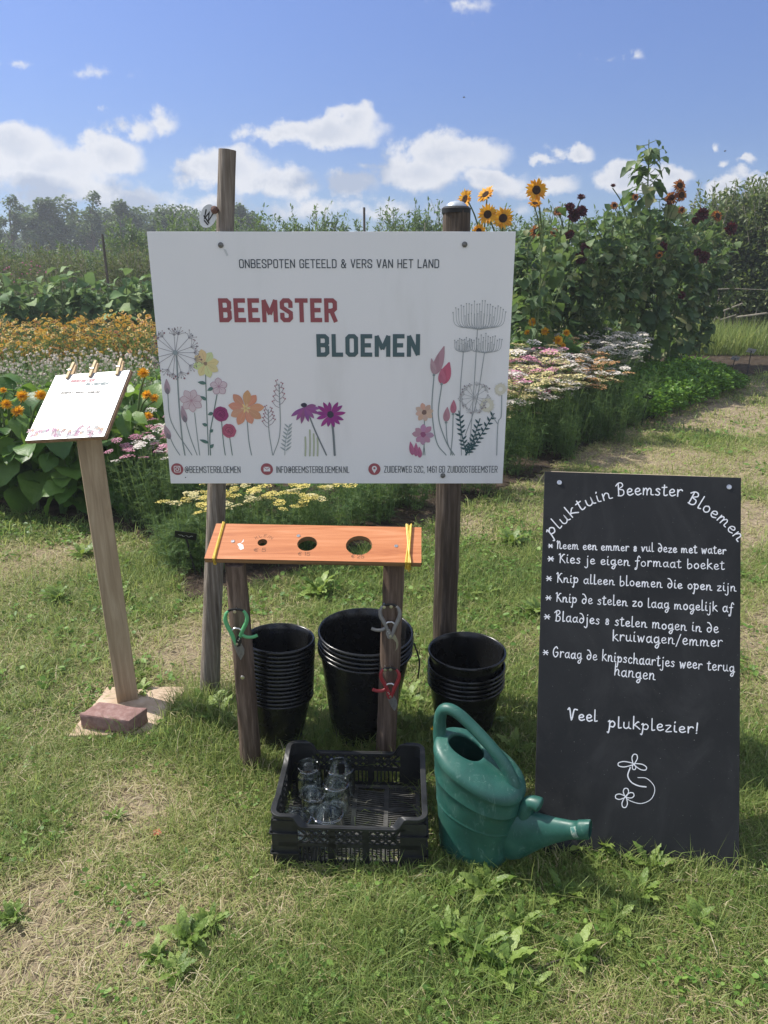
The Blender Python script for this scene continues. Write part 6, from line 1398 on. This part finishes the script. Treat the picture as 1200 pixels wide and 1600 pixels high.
row(CS,'cosmos_plant','slender plant with a few pink flowers at the far left of the field','flowers','pink cosmos',(12.4,),(10,32,55,78),1.08,.1)
# ------------------------------------------------------------------ low herb patch on the right
def herb(seed):
    r=np.random.default_rng(seed); nb=NB(); n=900; a=r.uniform(0,6.28,n); b=.24*np.sqrt(r.random(n)); z=(.10+.24*np.sqrt(np.maximum(0,1-(b/.26)**2)))*r.uniform(.35,1.05,n); p=np.stack([b*np.cos(a),b*np.sin(a),z],1)
    d=np.stack([np.cos(a),np.sin(a),r.uniform(-.4,.7,n)],1)+r.normal(0,.5,(n,3)); X,Y,Z=frames(d); l=r.uniform(.03,.06,n); nb.inst(OV,OVF,p,X,Y,Z,l*.85,l,r.random(n))
    m=60; a=r.uniform(0,6.28,m); e=r.uniform(.7,1.5,m); d=np.stack([np.cos(a)*np.cos(e),np.sin(a)*np.cos(e),np.sin(e)],1); X,Y,Z=frames(d); nb.inst(ND,NDF,np.zeros((m,3)),X,Y,Z,.008,r.uniform(.2,.34,m),r.random(m)); return nb.build('herb_plant',M['herb'],smooth=True)
HB=[herb(s) for s in (1,2,3)]; hu=[False]*3
for i,(px,py,s) in enumerate(((1005,655,1),(1030,645,1),(1055,636,1),(1080,628,1),(1105,618,1),(1130,612,.9),(1010,632,1.1),(1040,622,1.1),(1070,614,1.1),(1100,606,1.1),(1125,602,.8),(1020,612,1.1),(1050,604,1.1),(1080,597,1.1),(1110,594,.8),(1150,606,.6),(985,640,1.0),(990,618,1.1),(1000,600,1.1),(1060,592,1.0))):
    g=gr(px,py); k=i%3; o=HB[k] if not hu[k] else dup(HB[k],(0,0,0)); hu[k]=True; o.location=(g.x,g.y,0); o.rotation_euler=(0,0,random.uniform(0,6)); o.scale=(s*1.15,s*1.15,s); tag(o,'low bright green leafy plant in the patch beside the grass path','plant','low green plants by the path')
def bedcover():
    nb=NB(); n=26000; x=RNG.uniform(-7,4.6,n); y=RNG.uniform(4.6,15.2,n); c=fbm(x*1.3+5,y*1.3,91); k=inside(x,y,BED)&(x-.62*(y-5.2)<.2)&(RNG.random(n)<np.clip((c-.30)*3,0,1)); x,y,c=x[k],y[k],c[k]; n=len(x)
    X,Y,Z=frames(rdir(n,-.2,.9)); l=RNG.uniform(.05,.13,n); nb.inst(OV,OVF,np.stack([x,y,RNG.uniform(.02,.55,n)*np.clip((c-.25)*2.2,.1,1)],1),X,Y,Z,l*.7,l,np.clip(.3+RNG.normal(0,.2,n),0,1))
    o=nb.build('ground_cover',M['herb']); o['kind']='stuff'; tag(o,'low green leafy growth covering the beds behind the big sign','ground cover')
bedcover()
# ------------------------------------------------------------------ shrubs, hedge, trees
def shrub(seed, w, h, n, ls, m, spiky=.3, dens=1.0, tw=True, T=OV, TF=OVF, lr=.5, twm='twig'):
    r=np.random.default_rng(seed); nb=NB(); mb=MB(); nbl=16; C=[];Rb=[]
    for k in range(nbl):
        a=r.uniform(0,6.28); q=w*.36*sqrt(r.random()); z=h*r.uniform(.12,.82); C.append((q*cos(a),q*sin(a),z)); Rb.append(r.uniform(.20,.34)*w)
    C=np.array(C);Rb=np.array(Rb); k=r.integers(0,nbl,n); d=rdir(n,-.8,1); p=C[k]+d*(Rb[k]*r.uniform(.35,1.05,n)**.6)[:,None]*np.array([1,1,1.15]); 
    ns=int(26*spiky*3); P2=[];
    for j in range(ns):
        a=r.uniform(0,6.28); q=w*.4*sqrt(r.random()); b=np.array([q*cos(a),q*sin(a),h*r.uniform(.6,.88)]); t=b+np.array([r.normal(0,.12)*w*.5,r.normal(0,.12)*w*.5,h*r.uniform(.10,.30)])
        mb.tube([tuple(b),tuple(t)],[.006*h/2,.002*h/2],4,caps=False)
        u=r.random((26,1)); P2.append(b+(t-b)*u+r.normal(0,.02*w,(26,3)))
    p=np.concatenate([p]+P2) if P2 else p; p[:,2]=np.clip(p[:,2],.02,None)
    N=len(p); dd=nrm(p-np.array([0,0,h*.45]))*.7+r.normal(0,.7,(N,3)); X,Y,Z=frames(dd); l=ls*r.uniform(.6,1.4,N); nb.inst(T,TF,p,X,Y,Z,l*lr*2*.5,l,np.clip(r.normal(.5,.25,N),0,1))
    for j in range(14):
        a=r.uniform(0,6.28); q=w*.12; b=np.array([q*cos(a),q*sin(a),0]); k=r.integers(0,nbl); mid=(b+C[k])/2+r.normal(0,.05*w,3); mb.tube([tuple(b),tuple(mid),tuple(C[k])],[.012*h/2,.009*h/2,.005*h/2],5,caps=False)
    a=nb.build('foliage',m); b=mb.build('branches',M[twm],smooth=60); r_=(a.data,b.data); bpy.data.objects.remove(a); bpy.data.objects.remove(b); return r_
HED=[shrub(800+k,1.9,3.0,3800,.13,M['hedge'],.5) for k in range(3)]
i=0
for Y,xs in ((24.0,np.arange(-4.6,12.5,1.25)),(26.0,np.arange(-8.5,-4.0,1.5))):
    for x in xs: put(HED,i,'hedge_shrub','bushy green shrub in the long hedge across the back of the field','shrub',(x+random.uniform(-.2,.2),Y+random.uniform(-.4,.4),0),'hedge along the back of the field',(1,1,random.uniform(.94,1.08)),('foliage','branches')); i+=1
WD=[shrub(820+k,1.5,2.0,3000,.085,M['weedy'],.8,lr=.35) for k in range(3)]
for i,x in enumerate(np.arange(-9.6,-2.9,.72)): put(WD,i,'berry_bush','tall brownish green weedy bush in front of the far trees','bush',(x,16.3+(i%2)*1.0+random.uniform(-.3,.3),0),'weedy bushes left',(1,1,random.uniform(.84,.96)),('foliage','branches'))
WG=[shrub(830+k,1.7,2.4,3200,.11,M['hedge'],.5) for k in range(2)]
for i,x in enumerate(np.arange(-13,-5.2,1.3)): put(WG,i,'green_bush','rounded mid green bush row below the far trees','bush',(x,20.5+random.uniform(-.4,.4),0),'green bushes left',(1,1,random.uniform(.76,.84)),('foliage','branches'))
RB=[shrub(840+k,2.0,3.0,8500,.10,M['drybush'],.7,lr=.7) for k in range(3)]
for i,(px,Y,s) in enumerate(((1118,17.6,.98),(1150,17.2,1.02),(1185,17.0,1.05),(1225,16.8,1.10),(1270,16.6,1.12),(1098,18.8,1.0),(1165,18.2,1.1),(1135,19.2,1.06),(1205,18.4,1.12))):
    x=(px-600)/FPX*(Y*CP+.3); put(RB,i,'willow_shrub','twiggy pale leaved shrub in the right hand hedge behind the branch fence','shrub',(x,Y,0),'right hand hedge',(1,1,s),('foliage','branches'))
def tree(seed, w, h, n, ls, trunk=.22, open_=.0):
    r=np.random.default_rng(seed); nb=NB(); mb=MB(); mb.tube([(0,0,-.1),(.08,.03,h*.25),(0,0,h*.55),(.1,-.05,h*.85)],[.022*h,.017*h,.011*h,.004*h],8)
    C=[];Rb=[]
    for k in range(26):
        z=h*(trunk+ (1-trunk)*r.random()*.95); ww=w*.5*sin(pi*min(.98,max(.12,((z/h-trunk)/(1-trunk))*.8+.2)))**.8; a=r.uniform(0,6.28); q=ww*sqrt(r.random()); c=np.array([q*cos(a),q*sin(a),z]); C.append(c); Rb.append(r.uniform(.10,.19)*w)
        b=np.array([0,0,max(.3,z-.22*h)]); mb.tube([tuple(b),tuple((b+c)/2+np.array([0,0,-.02*h])),tuple(c)],[.006*h,.004*h,.002*h],5,caps=False)
    C=np.array(C);Rb=np.array(Rb); k=r.integers(0,26,n); d=rdir(n,-1,1); p=C[k]+d*(Rb[k]*r.uniform(.1,1,n)**.5)[:,None]
    X,Y,Z=frames(rdir(n,-.8,.6)); l=ls*r.uniform(.6,1.4,n); nb.inst(OV,OVF,p,X,Y,Z,l*.9,l,np.clip(r.normal(.5,.25,n),0,1))
    a=nb.build('crown',M['tree']); b=mb.build('trunk',M['bark'],smooth=60); r_=(a.data,b.data); bpy.data.objects.remove(a); bpy.data.objects.remove(b); return r_
TR=[tree(900,5.0,6.4,9000,.24,.06),tree(901,5.4,6.2,9500,.24,.05),tree(902,3.4,6.9,3000,.22,.18),tree(903,5.8,5.8,9000,.24,.05)]
tl=['dense dark green tree in the far tree line','broad dark green tree in the far tree line','slim open crowned tree standing above the far tree line','wide low tree in the far tree line']
for (px,Y,k,s) in ((-40,56,1,1.0),(25,54,2,.98),(50,62,2,1.0),(88,58,0,1.04),(122,60,1,1.10),(150,57,2,1.06),(172,63,3,1.06),(205,58,0,1.02),(235,62,1,1.0),(262,57,3,1.02),(290,60,1,.98),(318,58,3,.86),(345,61,1,.86),(385,58,0,.98),(405,62,3,.80),(-90,60,0,1.1),(440,66,3,.75),(65,70,1,1.1),(220,72,1,1.1),(300,74,3,1.15),(-10,72,1,1.05)):
    x=(px-600)/FPX*(Y*CP); put(TR,k,'tree',tl[k],'tree',(x,Y,0),'far tree line',s*.93,('crown','trunk'))
# branch fence at the far right, tall grass strip
def fence():
    mb=MB(); Y=16.3; rr=random.Random(5); t=thing('branch_fence','rough fence of bare grey branches at the far right behind the tall grass','fence',(at(1150,540,Y).x,Y,0))
    for k in range(4):
        px=1108+k*22+rr.uniform(-5,5); a=at(px,535,Y+rr.uniform(-.2,.2)); mb.tube([(a.x,a.y,0),(a.x+rr.uniform(-.1,.1),a.y,rr.uniform(.4,1.1))],[.014,.007],6)
    mb.build('upright_branch',M['twig'],t,smooth=60); mb=MB()
    for (a,b,c,r) in (((1105,478),(1130,486),(1160,474),.022),((1150,496),(1180,492),(1230,485),.026),((1120,452),(1145,451),(1200,453),.010),((1110,490),(1125,500),(1150,492),.02)):
        mb.tube([tuple(at(*a,Y-.2)),tuple(at(*b,Y-.25)),tuple(at(*c,Y-.2))],[r,r*.9,r*.6],7)
    mb.build('cross_branch',M['twig'],t,smooth=60)
fence()
def tallgrass():
    nb=NB(); n=9000; x=RNG.uniform(5.2,11.5,n); y=RNG.uniform(14.3,16.1,n); tint=np.clip(.27+RNG.normal(0,.13,n),.05,.8); e=RNG.uniform(1.0,1.52,n); blades(nb,x,y,RNG.uniform(.25,.80,n),.013*RNG.uniform(.6,1.4,n),e,e-RNG.uniform(0,.7,n),tint); o=nb.build('tall_grass',M['grass']); o['kind']='stuff'; tag(o,'strip of tall uncut grass before the branch fence','grass')
tallgrass()
# thin stakes in the field and little plant labels
for px,y0,y1,Y,lab,r in ((569,324,372,19.5,'thin dark stake standing in front of the far hedge',.035),(160,366,430,14.5,'dark wooden stake among the weedy bushes at the left',.028),(664,348,372,17,'thin pale stake beside the thick post top',.012)):
    a=at(px,y0,Y); mb=MB(); mb.tube([(a.x,Y,0),(a.x,Y,a.z)],[r,r*.8],8); o=mb.build('stake',M['post_bark'] if r>.02 else M['twig'],None,(a.x,Y,0),smooth=50); tag(o,lab,'stake')
def plant_label(px,py,gy,s,lab,dark=True):
    g=gr(px[1],gy); t=thing('plant_label',lab,'plant label',g); hd=at(px[0],py,g.y); mb=MB(); mb.bar(tuple(g),tuple(hd),.010*s,.003*s,(0,1,0)); mb.build('spike',M['strap'],t)
    e1=Vector((1,.15,-.22)).normalized(); e2=Vector((0,-.55,.83)); e2=(e2-e1*e2.dot(e1)).normalized(); pl=Plane(hd,e1,e2); mb=MB(); R=Matrix((e1,e2,pl.n)).transposed(); mb.box(hd-pl.n*.0015,(.11*s,.06*s,.003),R); o=mb.build('name_plate',M['strap'] if dark else M['paperwhite'],t,bevel=.001)
    mb=MB(); rr=random.Random(px[0]); ribbon(mb,[(v.x,v.y) for v in spline([(-.036*s+.008*s*k,rr.uniform(-.008,.010)*s) for k in range(10)],4)],.0028*s,pl,'round'); mb.build('writing',M['chalk'] if dark else M['strap'],o)
plant_label((290,308),837,905,1.05,'small black plant label with white writing at the edge of the front bed')
plant_label((1013,1001),620,668,.95,'small black plant label between yarrow and low green patch')
plant_label((1174,1166),548,592,1.3,'pale plant label on a black spike at the far right',False)
plant_label((1149,1140),560,588,1.2,'pale plant label lying low beside the far right label',False)
for px,py,d in ((725,152,60),(1133,236,60)):
    c=at(px,py,d); mb=MB(); mb.tube([tuple(c+Vector((-.09,0,0))),tuple(c),tuple(c+Vector((.09,0,.01)))],[.02,.055,.01],6); mb.add([c+Vector((-.02,0,0)),c+Vector((.03,0,0)),c+Vector((0,.12,.06))],[(0,1,2)]); mb.add([c+Vector((-.02,0,0)),c+Vector((.03,0,0)),c+Vector((.01,-.12,.08))],[(0,1,2)]); o=mb.build('bird',M['strap'],None,tuple(c)); tag(o,'tiny dark bird flying '+('above the big sign' if px<1000 else 'in the sky at the far right'),'bird')
# ------------------------------------------------------------------ summer haze
def haze():
    m = bpy.data.materials.new('haze_air'); m.use_nodes = True; nt = m.node_tree; nt.nodes.clear()
    v = nt.nodes.new('ShaderNodeVolumePrincipled'); v.inputs['Color'].default_value = (.90,.95,1,1); v.inputs['Density'].default_value = .0026; v.inputs['Anisotropy'].default_value = .35
    o = nt.nodes.new('ShaderNodeOutputMaterial'); nt.links.new(v.outputs[0], o.inputs['Volume'])
    mb = MB(); mb.box((0,38,5.5),(150,110,13)); b = mb.build('haze', m); b['kind'] = 'stuff'; tag(b, 'thin summer haze over the field', 'haze')
haze()
